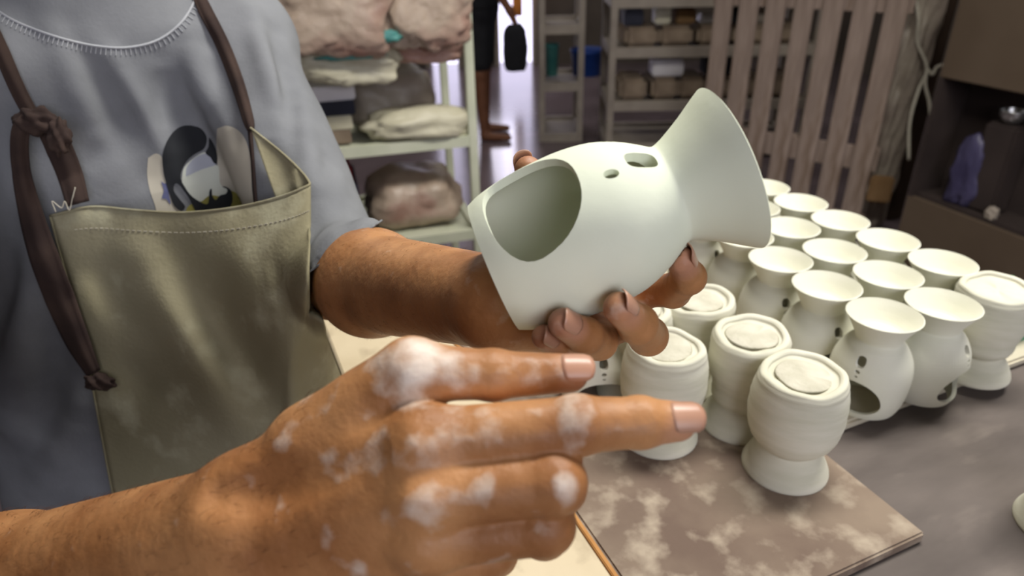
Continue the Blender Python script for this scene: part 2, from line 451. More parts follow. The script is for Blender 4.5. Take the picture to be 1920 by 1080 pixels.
ebox('rail', -0.70, 0.62, -0.40, -0.37, TZ-0.13, TZ-0.05, M['metal'], t); ebox('rail', -0.70, 0.62, 0.35, 0.38, TZ-0.13, TZ-0.05, M['metal'], t)
o = ebox('ware_board', 0.0, 0.64, 0.0, 0.268, TZ, BZ, M['board']); tag(o, 'brown clay-dusted board under the nearest upturned burner, its corner towards the camera', 'board')
t = empty('ware_board', E(0.2, 0.35, TZ), label='pale clay-smeared board along the left side of the bench with an orange wooden edge', cat='board')
ebox('board_panel', -0.35, 0.67, 0.274, 0.42, TZ, BZ, M['pale_board'], t)
ebox('edge_strip', -0.35, 0.67, 0.269, 0.2735, TZ, BZ+0.001, M['edge_wood'], t, 0.0008)
o = ebox('ware_board', 0.139, 0.665, -0.40, -0.012, TZ, BZ, M['plaster'], None, 0.003); tag(o, 'off-white plaster board carrying the rows of finished burners on the right', 'board')

# ------------------------------------------------------------------ oil burners
H = 0.113
OUT = [(0.0335, 0.0), (0.0365, 0.008), (0.0392, 0.022), (0.0405, 0.038), (0.0405, 0.052), (0.0385, 0.066), (0.0340, 0.078), (0.0288, 0.087), (0.0252, 0.0925),
       (0.0252, 0.0955), (0.0275, 0.101), (0.0330, 0.111), (0.0385, 0.1195), (0.0415, 0.1245)]
INB = [(0.0403, 0.1252), (0.0360, 0.1185), (0.0300, 0.109), (0.0230, 0.101), (0.0120, 0.0975), (0.0, 0.097)]   # bowl inside
INC = [(0.0, 0.0885), (0.0150, 0.0875), (0.0245, 0.083), (0.0300, 0.0755), (0.0345, 0.065), (0.0362, 0.052), (0.0362, 0.036), (0.0348, 0.020), (0.0325, 0.008), (0.0300, 0.0)]
def smooth_prof(pr, n=4):
    q = spline([(a, b, 0) for a, b in pr], n); return [(max(p[0], 0), p[1]) for p in q]
def cutter(h, phi, prof, r0=0.012, r1=0.06):
    """prism leaving the pot radially; prof = list of (along axis, across) in metres"""
    V = []; n = len(prof); R = Matrix.Rotation(phi, 3, 'Z')
    for r in (r0, r1):
        k = r/0.040 if r == r1 else 0.6
        k = 1.0 if r == r0 else 1.12
        for a, c in prof: V.append(R @ Vector((r, c*k, h+a*k)))
    F = [tuple(range(n))[::-1], tuple(range(n, 2*n))]+[(i, (i+1) % n, n+(i+1) % n, n+i) for i in range(n)]
    me = mesh_from(V, F); fix_normals(me); return me
def egg(ha, hc, n=36, e=2.5, skew=0.0):
    out = []
    for i in range(n):
        t = 2*math.pi*i/n; c, s = math.cos(t), math.sin(t)
        x = ha*math.copysign(abs(c)**(2/e), c); y = hc*math.copysign(abs(s)**(2/e), s)
        out.append((x, y*(1-skew*x/ha)))
    return out
def burner_mesh(seg=72, held=False):
    pr = smooth_prof(OUT, 3)+smooth_prof(INB, 3)
    a = pr+smooth_prof(INC, 3)[0:]
    # outer+bowl skin and chamber make one closed solid: join chamber ring to the base ring
    bm = bmesh.new()
    me = lathe([(0.0, 0.0)]+smooth_prof(OUT, 3)+smooth_prof(INB, 3), seg); fix_normals(me)
    ch = lathe([(0.0, 0.0885)]+smooth_prof(INC, 3)[1:]+[(0.0295, -0.01), (0.0, -0.01)], seg); fix_normals(ch)
    win = cutter(0.0300, 0, egg(0.0215, 0.0255, e=2.35, skew=0.16))
    hole = cutter(0.0765, 0, egg(0.0062, 0.0046, 20, 2.4), 0.012)
    dot = cutter(0.0650, 0, egg(0.0020, 0.0026, 14, 2), 0.02)
    dot2 = cutter(0.0590, 0, egg(0.0013, 0.0016, 12, 2), 0.02)
    if held:
        hole = cutter(0.0830, -0.04, egg(0.0068, 0.0050, 24, 3.0), 0.012); dot = cutter(0.0670, 0.14, egg(0.0034, 0.0024, 18, 2), 0.02)
        return boolean(me, [ch, win, hole, dot])
    return boolean(me, [ch, win, hole, dot, dot2])
HELD = burner_mesh(held=True); HELD.name = 'burner_shell'; HELD.materials.clear(); HELD.materials.append(M['clay_held'])
BM = burner_mesh(); BM.name = 'burner_shell'; BM.materials.clear(); BM.materials.append(M['clay'])
for v_ in BM.vertices:
    k_ = np.interp(v_.co.z, [0, .088, .0935, .125], [1.02, 1.02, .93, .90]); v_.co.x *= k_; v_.co.y *= k_; v_.co.z *= H/0.1252

def raw_mesh(seed, rb=0.0435, rt=0.0395, waist=0.0, hole=False):
    rnd = random.Random(seed); ph = [rnd.uniform(0, 6.28) for _ in range(6)]
    pr = [(0.0, 0.004), (0.030, 0.0035), (0.0385, 0.0), (0.0408, 0.0015), (0.0395, 0.008), (0.0345, 0.019), (0.0285, 0.0285), (0.0262, 0.0325), (0.0300, 0.0365),
          (0.0360+waist*-0.004, 0.044), (rb-0.0025-waist*0.006, 0.056), (rb-waist*0.004, 0.072), (rb-waist*0.001, 0.088), (rb-0.001, 0.102), (rt+0.001, 0.113), (rt, 0.119),
          (rt-0.002, 0.1235), (rt-0.006, 0.1245), (rt-0.0085, 0.1225), (rt-0.0095, 0.1195), (0.018, 0.1192), (0.0, 0.1195)]
    pp = smooth_prof(pr, 3)
    def wob(i, th, r, z):
        k = max(0, (z-0.09)/0.025)
        ring = 0.00025*math.sin(z*900+ph[0]+0.6*math.sin(th))
        a = 1+k*(0.022*math.sin(2*th+ph[1])+0.012*math.sin(3*th+ph[2]))
        zz = z+k*(0.0016*math.sin(th+ph[3])+0.0011*math.sin(3*th+ph[4])+0.0006*math.sin(7*th+ph[5]))
        return (r*a+(ring if 0.03 < z < 0.12 else 0), zz)
    pp = [(r, z*H/0.1245) for r, z in pp]
    me = lathe(pp, 72, wob); fix_normals(me)
    if hole:
        me = boolean(me, [cutter(0.086, 0, egg(0.015, 0.017, 28, 2.3), 0.034)]); 
    me.materials.clear(); me.materials.append(M['clay_raw']); return me

def place_burner(px, py, face, label, group='finished burners on the plaster board', z=BZ):
    """px,py = centre of the rim in the photo; face = pixel the holes look towards, as a yaw"""
    q = G(px, py, z+H); t = empty('oil_burner', (q[0], q[1], z), math.radians(face), label=label, cat='oil burner', group=group)
    o = link('burner_body', BM, None, t); return t
first = True
UPR = [
 (1645, 580, -138, 'finished upright burner at the plaster board near corner, arched window at lower left'),
 (1766, 568, -52, 'finished upright burner on the front edge, between the corner burner and the upturned holed one'),
 (1555, 535, -78, 'finished upright burner just left behind the corner burner, dark window arch low at its front'),
 (1663, 512, -40, 'finished upright burner standing directly behind the corner burner, only bowl and neck showing'),
 (1768, 490, -40, 'finished burner in the right-hand file, bowl alone showing above the front-edge burner'),
 (1470, 488, -88, 'finished upright burner third back in the left file, oval hole and two dots facing front'),
 (1568, 470, -40, 'bowl of the third burner back in the middle file'),
 (1657, 445, -40, 'bowl of the second burner back in the right file'),
 (1483, 425, -40, 'bowl of the fourth burner back in the middle file'),
 (1575, 411, -40, 'bowl of the third burner back in the right file, before the pallet foot'),
 (1505, 380, -40, 'bowl of the fourth burner back in the right file, before the pallet slats'),
 (1397, 442, -58, 'finished burner under the held bowl with one dark oval hole facing right'),
 (1318, 408, -60, 'finished burner half hidden behind the index fingertip under the held bowl'),
 (1412, 388, -40, 'finished burner whose bowl peeps out right beside the held bowl, second from back'),
 (1437, 351, -40, 'rearmost finished burner of the whole set, bowl against the pallet'),
]
SPOT = [G(u_[0], u_[1], BZ+H)[:2].copy() for u_ in UPR]
for _ in range(40):                                     # ease rims that would touch a hair apart
    for i in range(len(SPOT)):
        for j in range(i):
            d_ = SPOT[i]-SPOT[j]; n_ = np.linalg.norm(d_)
            if n_ < .0750: SPOT[i] += d_/n_*(.0751-n_)/2; SPOT[j] -= d_/n_*(.0751-n_)/2
for (px, py, fa, lb), sp_ in zip(UPR, SPOT):
    o = place_burner(px, py, fa, lb); o.location.x, o.location.y = sp_
place_burner(1122, 585, -85, 'burner below the holding fingers, only a body strip with two small dots showing', 'burners on the brown board')
RAW = [
 (1507, 703, 1, 0.0435, 0.0395, 0.0, 'upturned unfinished burner nearest the camera, round body with a sunken disc on top'),
 (1410, 628, 2, 0.0405, 0.0385, 1.0, 'upturned unfinished burner tapering downward, second from the camera with an uneven rim'),
 (1250, 650, 3, 0.0430, 0.0385, 0.0, 'upturned unfinished burner behind the pointing fingertip, barrel body with throwing rings'),
 (1311, 562, 4, 0.0405, 0.0385, 0.7, 'upturned unfinished burner behind the tapering one, its top just below the held pot'),
 (1196, 578, 5, 0.0400, 0.0370, 0.3, 'upturned unfinished burner almost hidden behind the middle fingertip'),
]
core = lathe([(0.0, 0.0), (0.0245, 0.0), (0.0255, 0.0008), (0.024, 0.0018), (0.012, 0.0021), (0.0, 0.0020)], 40, lambda i, th, r, z: (r*(1+0.03*math.sin(2*th+1)+0.012*math.sin(5*th)), z+0.0002*math.sin(4*th)))
fix_normals(core); core.materials.append(M['clay_core']); core.polygons.foreach_set('use_smooth', [True]*len(core.polygons))
def place_raw(px, py, seed, rb, rt, waist, label, hole=False, rz=0.0, group='upturned unfinished burners on the brown board'):
    q = G(px, py, BZ+H-0.003); t = empty('oil_burner', (q[0], q[1], BZ), rz, label=label, cat='oil burner', group=group)
    me = raw_mesh(seed, rb, rt, waist, hole); o = link('burner_body', me, None, t); sharp_by_angle(o, 50)
    if not hole:
        c = link('clay_disc', core, None, t); c.location = (0, 0, 0.1192*H/0.1245); c.rotation_euler = (0, 0, seed*1.3)
        c['label'] = 'rough sunken clay disc'
    return t
for r in RAW: place_raw(*r)
place_raw(1872, 541, 7, 0.0405, 0.0385, 0.6, 'upturned burner at the plaster board right end with a large hole in its side', True, math.radians(-20), 'finished burners on the plaster board')
t = place_raw(2098, 790, 9, 0.0435, 0.0395, 0.0, 'white clay pot at the right edge of the picture, on the bare bench')
t.location.z = TZ

# held burner
bc = P(927, 502, 0.345); rc = P(1367, 318, 0.336)
ax = (rc-bc)/np.linalg.norm(rc-bc); sc_ = np.linalg.norm(rc-bc)/0.1245
mid = (bc+rc)/2; toc = CAM-mid; toc -= ax*(toc@ax); toc /= np.linalg.norm(toc)
side = np.cross(ax, toc)
if side@UP < 0: side = -side
yaw = math.radians(37)
xa = math.cos(yaw)*toc+math.sin(yaw)*side; ya = np.cross(ax, xa)
t = empty('oil_burner', bc, label='pale burner held up in the far hand, large cut window towards the camera', cat='oil burner')
t.matrix_world = Matrix(((xa[0]*sc_, ya[0]*sc_, ax[0]*sc_, bc[0]), (xa[1]*sc_, ya[1]*sc_, ax[1]*sc_, bc[1]), (xa[2]*sc_, ya[2]*sc_, ax[2]*sc_, bc[2]), (0, 0, 0, 1)))
hb = link('burner_body', HELD, None, t)
sharp_by_angle(hb, 42)
def pot_sdf_r(h):
    return np.interp(h, [p[1] for p in OUT], [p[0] for p in OUT])
def pot_dist(X):
    """rough distance to the held pot's solid outline"""
    q = (X-bc)/sc_; h = q@ax; r = np.linalg.norm(q-np.outer(h, ax), axis=1)
    return np.maximum((r-pot_sdf_r(h)), np.maximum(-h, h-0.125))*sc_

# ------------------------------------------------------------------ the potter
NB = np.array([0.58, -0.81, 0]); NB /= np.linalg.norm(NB); LB = np.array([0.81, 0.58, 0]); LB /= np.linalg.norm(LB)
ZV = np.array([0, 0, 1.0])
CH = np.array([-0.425, 0.755, 0.0])
def B(l, n, z): return CH+l*LB+n*NB+z*ZV
L_SH = B(0.128, 0.03, 1.290); R_SH = B(-0.205, 0.05, 1.290)
L_EL = P(625, 519, 0.665); L_WR = P(935, 568, 0.372)
R_EL = np.array([-0.375, 0.27, 1.035]); R_WR = P(478, 1000, 0.283)
torso = [seg(B(0, -0.01, 0.86), B(0, 0.0, 1.18), 0.158, 0.155, NB, 0.66), seg(B(0, 0, 1.18), B(0, -0.01, 1.30), 0.155, 0.10, NB, 0.64),
         seg(R_SH, L_SH, 0.048, 0.048), seg(B(0, -0.01, 1.28), B(0, 0.02, 1.42), 0.062, 0.054),
         seg(B(0, 0.05, 0.95), B(0, 0.04, 1.05), 0.10, 0.09)]
headc = B(0.0, 0.055, 1.545)
FN = NB*0.93-ZV*0.30; FN /= np.linalg.norm(FN); HU = np.cross(FN, LB); HU = HU if HU[2] > 0 else -HU
def Hd(l, f, u): return headc+l*LB+f*FN+u*HU
head = [seg(Hd(0, -0.02, 0.03), Hd(0, -0.01, 0.035), 0.082, 0.082, LB, 0.88), seg(Hd(0, 0.015, -0.01), Hd(0, 0.045, -0.065), 0.066, 0.040, LB, 0.9),
        seg(B(0, 0.0, 1.40), Hd(0, -0.015, -0.03), 0.054, 0.056),
        seg(Hd(0, 0.078, 0.022), Hd(0, 0.098, -0.012), 0.007, 0.012), seg(Hd(-0.010, 0.088, -0.013), Hd(0.010, 0.088, -0.013), 0.007),
        seg(Hd(-0.035, 0.070, 0.033), Hd(0.035, 0.070, 0.033), 0.010), seg(Hd(-0.016, 0.078, -0.040), Hd(0.016, 0.078, -0.040), 0.0065), seg(Hd(-0.014, 0.077, -0.050), Hd(0.014, 0.077, -0.050), 0.006)]
ears = [seg(Hd(s*0.074, -0.012, 0.018), Hd(s*0.072, -0.006, -0.018), 0.017, 0.010, LB, 0.45) for s in (-1, 1)]
def lerp(a, b, t): return a+(b-a)*t
larm = [seg(L_SH, L_EL, 0.044, 0.038), seg(L_EL, lerp(L_EL, L_WR, 0.35), 0.037, 0.041), seg(lerp(L_EL, L_WR, 0.35), L_WR, 0.041, 0.0255)]
r_ax = (R_WR-R_EL)/np.linalg.norm(R_WR-R_EL)
rflat = np.cross(r_ax, UP); rflat /= np.linalg.norm(rflat)
r_mid = lerp(R_EL, R_WR, 0.40)
rarm = [seg(R_SH, R_EL, 0.050, 0.043), seg(R_EL, r_mid, 0.040, 0.040), seg(r_mid, R_WR, 0.040, 0.0305, FW, 0.82)]

# --- far (left) hand that holds the burner
def fing(pts, rad, k=0.004, bumps=True):
    pr = []
    for i in range(len(pts)-1): pr.append(seg(pts[i], pts[i+1], rad[i], rad[i+1]))
    return pr
def q_(l): return [P(a, b, c) for a, b, c in l]
LF = {
 'index': (q_([(1188, 545, .412), (1262, 545, .384), (1291, 520, .358), (1277, 487, .338)]), [.0100, .0093, .0086, .0070]),
 'middle': (q_([(1178, 598, .405), (1215, 630, .358), (1196, 608, .328), (1161, 577, .310)]), [.0105, .0098, .0092, .0074]),
 'ring': (q_([(1130, 618, .392), (1122, 640, .352), (1096, 630, .326), (1056, 606, .312)]), [.0100, .0092, .0086, .0070]),
 'little': (q_([(1065, 628, .380), (1062, 645, .352), (1044, 644, .334), (1020, 632, .324)]), [.0090, .0080, .0072, .0060]),
 'thumb': (q_([(985, 520, .400), (992, 440, .412), (1000, 370, .402), (990, 318, .388)]), [.0150, .0125, .0105, .0078]),
}
lw = L_WR
lpalm = [seg(lw, LF['index'][0][0], .0200, .0115), seg(lw, LF['middle'][0][0], .0205, .0120), seg(lw, LF['ring'][0][0], .0190, .0115), seg(lw+UP*-0.004, LF['little'][0][0], .0175, .0105),
         seg(lw, LF['thumb'][0][0], .0200, .0145), seg(P(985, 605, .366), P(1050, 635, .366), .0120, .0100)]
# --- near (right) hand
KD = 1.08
def qr(l): return [P(a, b, c*KD) for a, b, c in l]
RF = {
 'thumb': (qr([(590, 835, .262), (772, 697, .250), (925, 703, .252), (1068, 700, .258)]), [.0165, .0118, .0098, .0078]),
 'index': (qr([(795, 832, .238), (1082, 797, .236), (1200, 792, .240), (1268, 790, .243)]), [.0130, .0108, .0094, .0078]),
 'middle': (qr([(800, 925, .234), (1040, 905, .231), (1050, 915, .255), (975, 925, .268)]), [.0128, .0112, .0100, .0085]),
 'ring': (qr([(800, 1005, .240), (1022, 985, .238), (1020, 1000, .262), (950, 1000, .272)]), [.0125, .0108, .0098, .0082]),
 'little': (qr([(770, 1060, .252), (920, 1035, .262), (930, 1040, .280), (880, 1020, .290)]), [.0115, .0095, .0088, .0075]),
}
rw = R_WR
rpalm = [seg(rw+UP*0.010, RF['index'][0][0], .0230, .0140, FW, .8), seg(rw, RF['middle'][0][0], .0240, .0140, FW, .8), seg(rw-UP*0.010, RF['ring'][0][0], .0230, .0135, FW, .8),
         seg(rw-UP*0.020, RF['little'][0][0], .0200, .0125, FW, .8), seg(rw+UP*0.014, RF['thumb'][0][0], .0190, .0160), seg(RF['thumb'][0][0], RF['thumb'][0][1], .0165, .0122),
         seg(lerp(RF['thumb'][0][0], RF['thumb'][0][1], .55), lerp(rw, RF['index'][0][0], .62), .0110, .0120),
         seg(lerp(RF['thumb'][0][0], RF['thumb'][0][1], .85)+FW*.006, RF['index'][0][0]+FW*.006, .0070, .0085)]
def knuckle(pts, i, r, up): return seg(pts[i]+up, pts[i]+up*1.01, r)
def hand_sdf(F, palm, kn, names):
    fs = []
    for nme in names:
        pts, rad = F[nme]; pr = fing(pts, rad)
        pr += [seg(pts[1], pts[1]+1e-5*UP, rad[1]*1.02), seg(pts[2], pts[2]+1e-5*UP, rad[2]*1.02)]
        lo, hi = prim_bounds(pr); fs.append((bounded(chain(pr, .0025), lo, hi, .02)))
    pal = palm+kn
    lo, hi = prim_bounds(pal); pf = bounded(chain(pal, .007), lo, hi, .03)
    def f(X):
        d = None
        for g in fs:
            e = g(X); d = e if d is None else smin(d, e, .0012)
        return smin(d, pf(X), .0070)
    return f
rkn = [seg(RF[n][0][0]-FW*.0045+RT*.001, RF[n][0][0]-FW*.0046, .0098) for n in ('index', 'middle', 'ring')]
rhand = hand_sdf(RF, rpalm, rkn, ['thumb', 'index', 'middle', 'ring', 'little'])
lhand = hand_sdf(LF, lpalm, [], ['thumb', 'index', 'middle', 'ring', 'little'])
def tendon(X):
    """raised extensor tendons and the groove between thumb and wrist of the near hand"""
    d = np.zeros(len(X))
    for n in ('index', 'middle', 'ring'):
        a = lerp(rw, RF[n][0][0], .25)-FW*.017; b = RF[n][0][0]-FW*.013; ab = b-a
        t = np.clip((X-a)@ab/(ab@ab), 0, 1); r = np.linalg.norm(X-a-t[:, None]*ab, axis=1)
        d -= .0014*np.exp(-(r/.0055)**2)
    for a, b, am, wd in [(P(420, 935, .268), P(650, 880, .245), .0095, .008), (P(740, 905, .235), P(860, 870, .235), .0025, .007), (P(720, 1000, .235), P(850, 965, .235), .0020, .007), (P(560, 990, .25), P(720, 960, .24), .0016, .008)]:
        ab = b-a; t = np.clip((X-a)@ab/(ab@ab), 0, 1); r = np.linalg.norm(X-a-t[:, None]*ab, axis=1)
        d += am*np.exp(-(r/wd)**2)*(0.5+0.5*np.sin(np.pi*np.clip(t, .05, .95)))
    return d
def arm_f(prims, hand, k=.02, kh=.012):
    lo, hi = prim_bounds(prims); af = bounded(chain(prims, k), lo, hi, .05)
    return lambda X: smin(af(X), hand(X), kh)
rh_lo = P(400, 700, .26)-.12; rh_hi = rh_lo+.24
def rarm_f0(X): return arm_f(rarm, rhand)(X)
def rarm_f(X):
    d = rarm_f0(X); n = np.abs(d) < .012
    if n.any(): d[n] = d[n]+tendon(X[n])
    return d
lo_t, hi_t = prim_bounds(torso); lo_h, hi_h = prim_bounds(head)
torso_f = bounded(chain(torso, .035), lo_t, hi_t, .06); head_f = bounded(chain(head, .012), lo_h, hi_h, .04)
ear_f = bounded(chain(ears, .004), *prim_bounds(ears), .02)
larm_f = arm_f(larm, lhand)
def bb(prs, extra=()):
    lo, hi = prim_bounds(prs); return lo, hi
allR = rarm+rpalm+[seg(p, p, .02) for F in RF.values() for p in F[0]]
allL = larm+lpalm+[seg(p, p, .02) for F in LF.values() for p in F[0]]
rB = bounded(rarm_f, *prim_bounds(allR), .05); lB = bounded(larm_f, *prim_bounds(allL), .05)
def body_f(X):
    d = smin(torso_f(X), head_f(X), .02); d = smin(d, ear_f(X), .006)
    d = smin(d, rB(X), .03); d = smin(d, lB(X), .03)
    # the fingers press against the burner instead of entering it
    q = np.linalg.norm(X-(bc+rc)/2, axis=1) < .14
    if q.any(): d[q] = np.maximum(d[q], -(pot_dist(X[q])-.0002))
    return d
person = empty('person', B(0, 0, 0), label='potter in grey t-shirt and cream apron, one hand holding a burner, the other pointing', cat='person')
def adopt(o):
    """parent to the person, keeping world placement"""
    o.parent = person; o.matrix_parent_inverse = Matrix.Translation(-person.location); return o
lo, hi = prim_bounds(torso+head+allR+allL)
V, Q = isosurface(body_f, lo-.02, hi+.02, .0021)
me = np_mesh(V, Q, 'body')
def near(X, pts, r):
    d = np.full(len(X), 9.0)
    for p in pts: d = np.minimum(d, np.linalg.norm(X-p, axis=1))
    return np.clip(1-d/r, 0, 1)
def nearseg(X, a, b, r):
    ab = b-a; t = np.clip((X-a)@ab/(ab@ab), 0, 1); return np.clip(1-np.linalg.norm(X-a-t[:, None]*ab, axis=1)/r, 0, 1)
dust = np.zeros(len(V))
for px, py, r, a in [(765, 680, .022, 1.0), (840, 690, .012, .8), (1075, 745, .010, .7), (1095, 790, .011, .75), (1090, 840, .009, .6), (775, 850, .014, .75), (845, 790, .018, .5), (880, 770, .012, .5),
                     (1060, 912, .008, .95), (800, 950, .014, .8), (905, 920, .008, .55), (680, 770, .008, .7), (560, 760, .012, .25), (650, 850, .02, .35), (500, 860, .03, .25), (1010, 990, .006, .6), (930, 760, .012, .45),
                     (700, 1060, .03, .3), (880, 690, .01, .4), (720, 830, .02, .4)]:
    best = march(rB, [(px, py)], .15)[0][0]; c = P(px, py, best)
    dust = np.maximum(dust, a*np.clip(1.25*(1-np.linalg.norm(V-c, axis=1)/(r*1.15)), 0, 1))
for F, idx in ((LF['ring'], 3), (LF['middle'], 3), (LF['little'], 3)):
    dust = np.maximum(dust, .38*near(V, [F[0][3]-FW*.006-RT*.004], .016))
dust = np.maximum(dust, .45*near(V, [P(1030, 655, .34)], .03))
hands = np.maximum(near(V, [RF['middle'][0][0]], .12), near(V, [LF['ring'][0][0]], .10))
dust = np.maximum(dust, .13*np.clip(hands*1.5, 0, 1))
set_attr(me, 'dust', dust)
tip = near(V, [F[n][0][3] for F in (LF, RF) for n in F], .017)
tip = np.maximum(tip, .8*near(V, [RF['index'][0][3]], .02))
set_attr(me, 'tip', tip)
body = link('body', me, M['skin']); adopt(body)
# arm hair, real strands
rs = np.random.RandomState(5)
def hairs(name, a, b, n, r, ln):
    ab = b-a; L_ = np.linalg.norm(ab); u = ab/L_
    t = (V-a)@u/L_; rad_ = np.linalg.norm(V-a-np.outer((V-a)@u, u), axis=1)
    idx = np.nonzero((t > 0) & (t < 1) & (rad_ < .07))[0]; idx = rs.choice(idx, n)
    g = grad(body_f, V[idx]); g /= np.linalg.norm(g, axis=1)[:, None]
    vs = []; fs = []
    for i, q in zip(idx, g):
        tdir = u+rs.normal(0, .25, 3); tdir -= q*(tdir@q); tdir /= np.linalg.norm(tdir); w_ = np.cross(tdir, q)*r; l_ = ln*rs.uniform(.5, 1.2); b0 = len(vs)
        for k in range(4):
            p = V[i]-q*.0004+tdir*l_*k/3+q*(l_*.22*math.sin(k*.9)); f_w = 1-k/3.4
            vs += [p+w_*f_w, p-w_*f_w, p+q*r*f_w*1.5]
        for k in range(3):
            for m_ in range(3):
                fs.append((b0+3*k+m_, b0+3*k+(m_+1) % 3, b0+3*k+3+(m_+1) % 3, b0+3*k+3+m_))
    o = link(name, mesh_from(vs, fs), M['armhair']); o['kind'] = 'stuff'; adopt(o)
hairs('arm_hair', r_mid-(R_WR-R_EL)*.15, R_WR+(R_WR-R_EL)*.14, 1500, .00009, .009)
hairs('arm_hair', lerp(L_EL, L_WR, .25), lerp(L_EL, L_WR, .85), 500, .00008, .007)
# fingernails
def nail(tipc, base, out, r, w, l, label=None):
    t = (tipc-base); t /= np.linalg.norm(t); o = out-t*(out@t); o /= np.linalg.norm(o); s = np.cross(t, o)
    Vn = []; nu, nv = 9, 7
    for i in range(nu):
        for j in range(nv):
            u = -1+2*i/(nu-1); v = j/(nv-1)
            ww = w*(1-0.25*(v > .8)*(v-.8)*5)*(0.86 if v == 0 else 1)
            ang = u*ww/r
            Vn.append(tipc+t*(l*(v-.35)+.0012*(1-u*u)*(1 if v > .5 else -1))+r*1.035*(math.cos(ang)*o+math.sin(ang)*s)-o*(.0012*max(0, v-.6)))
    Fn = [(i*nv+j, (i+1)*nv+j, (i+1)*nv+j+1, i*nv+j+1) for i in range(nu-1) for j in range(nv-1)]
    o_ = link('fingernail', mesh_from(Vn, Fn), M['nail'], smooth=True); adopt(o_)
    md = o_.modifiers.new('s', 'SOLIDIFY'); md.thickness = .0006; md.offset = 0
    return o_
for F, outs in ((LF, {'index': (.6, .45, -.6), 'middle': (.55, .5, -.7), 'ring': (.6, .2, -.75), 'little': (.5, .1, -.8), 'thumb': (-.3, .3, .8)}),
                (RF, {'index': (.1, .45, -.9), 'thumb': (.35, .5, -.75), 'middle': (.3, -.1, 1), 'ring': (.3, -.1, 1), 'little': (.3, -.1, 1)})):
    for n, o3 in outs.items():
        pts, rad = F[n]; out = o3[0]*RT+o3[1]*UP+o3[2]*FW
        nail(pts[3], pts[2], out, rad[3], rad[3]*.82, .0115)
for s in (-1, 1):
    c = Hd(s*.030, .066, .015)
    bm = bmesh.new(); bmesh.ops.create_uvsphere(bm, u_segments=16, v_segments=10, radius=.0125); me = bpy.data.meshes.new('eye'); bm.to_mesh(me); bm.free()
    o = link('eye', me, M['eye'], smooth=True); o.location = c; adopt(o)
    ir = lathe([(0, .0020), (.003, .0018), (.0058, 0)], 20); o2 = link('iris', ir, M['iris'], smooth=True); o2.parent = o
    o2.rotation_euler = Vector(FN).to_track_quat('Z', 'Y').to_euler(); o2.location = Vector(FN)*.0113
def hair_f(X):
    d = chain([head[0]], .01)(X)-.008
    return np.maximum(d, np.maximum((X-headc)@FN-.035-.5*((X-headc)@HU), -((X-headc)@HU)-.035))
V, Q = isosurface(hair_f, Hd(0, 0, 0)-.15, Hd(0, 0, 0)+.17, .004)
adopt(link('hair', np_mesh(V, Q), M['hair']))

# --- t-shirt
sl_l = (L_EL-L_SH)/np.linalg.norm(L_EL-L_SH); sl_r = (R_EL-R_SH)/np.linalg.norm(R_EL-R_SH)
shirt_pr = [seg(B(-0.05, -0.005, 0.70), B(-0.01, 0.0, 1.16), 0.205, 0.180, NB, 0.64), seg(B(0, 0, 1.16), B(0, -0.01, 1.29), 0.178, 0.12, NB, 0.62),
            seg(R_SH, L_SH, 0.060, 0.060), seg(B(0, -0.01, 1.29), B(0, 0.018, 1.40), 0.090, 0.074),
            seg(B(0, 0.055, 0.95), B(0, 0.045, 1.06), 0.11, 0.10)]
slv = [seg(L_SH, lerp(L_SH, L_EL, 1.0)+UP*.004, 0.058, 0.054), seg(L_EL+UP*.003, lerp(L_EL, L_WR, .30)+UP*.004, .052, .0485)]
slvr = [seg(R_SH, lerp(R_SH, R_EL, .70), 0.064, 0.066)]
st_f = bounded(chain(shirt_pr, .04), *prim_bounds(shirt_pr), .08)
sl_f = bounded(chain(slv, .01), *prim_bounds(slv), .08); sr_f = bounded(chain(slvr, .01), *prim_bounds(slvr), .08)
# folds: (pixel a, pixel b, height, width) laid on the cloth where the photo shows them
def shirt0(X):
    return smin(smin(st_f(X), sl_f(X), .035), sr_f(X), .035)
FOLD = []
for a, b, am, wd in [((95, 60), (190, 260), .005, .012), ((130, 50), (270, 330), -.005, .013), ((210, 100), (330, 330), .003, .009), ((300, 110), (330, 260), -.004, .011), ((345, 60), (400, 230), .005, .011),
                     ((400, 80), (440, 260), -.004, .010), ((470, 20), (540, 230), .006, .013), ((520, 60), (560, 300), -.006, .012), ((560, 200), (600, 400), .005, .012), ((590, 330), (560, 500), -.005, .014),
                     ((60, 480), (20, 800), .009, .018), ((110, 560), (80, 860), -.008, .018), ((20, 420), (0, 640), -.007, .015), ((150, 760), (60, 960), .006, .02), ((230, 240), (150, 330), -.003, .012),
                     ((640, 330), (700, 420), .003, .010), ((610, 300), (650, 440), -.003, .009), ((500, 250), (520, 330), -.004, .012)]:
    t2, D2 = march(shirt0, [a, b]); FOLD.append((CAM+D2[0]*t2[0], CAM+D2[1]*t2[1], am, wd))
def shirt_f(X):
    d = shirt0(X); n = np.abs(d) < .03
    if n.any():
        Y = X[n]; e = np.zeros(len(Y))
        for a, b, am, wd in FOLD:
            ab = b-a; t = np.clip((Y-a)@ab/(ab@ab), 0, 1); r = np.linalg.norm(Y-a-t[:, None]*ab, axis=1)
            e -= 1.9*am*np.exp(-(r/wd)**2)*np.sin(np.pi*np.clip(t, .12, .88))
        e += .0012*np.sin(Y@np.array([60, 25, 18.])+2*np.sin(Y@np.array([12, 30, 22.])))
        d[n] = d[n]+e
    return d
lo, hi = prim_bounds(shirt_pr+slv+slvr)
V, Q = isosurface(shirt_f, lo-.02, hi+.02, .0032)
LL = np.linalg.norm(L_EL-L_SH); LR = np.linalg.norm(R_EL-R_SH)
keep = np.ones(len(V), bool)
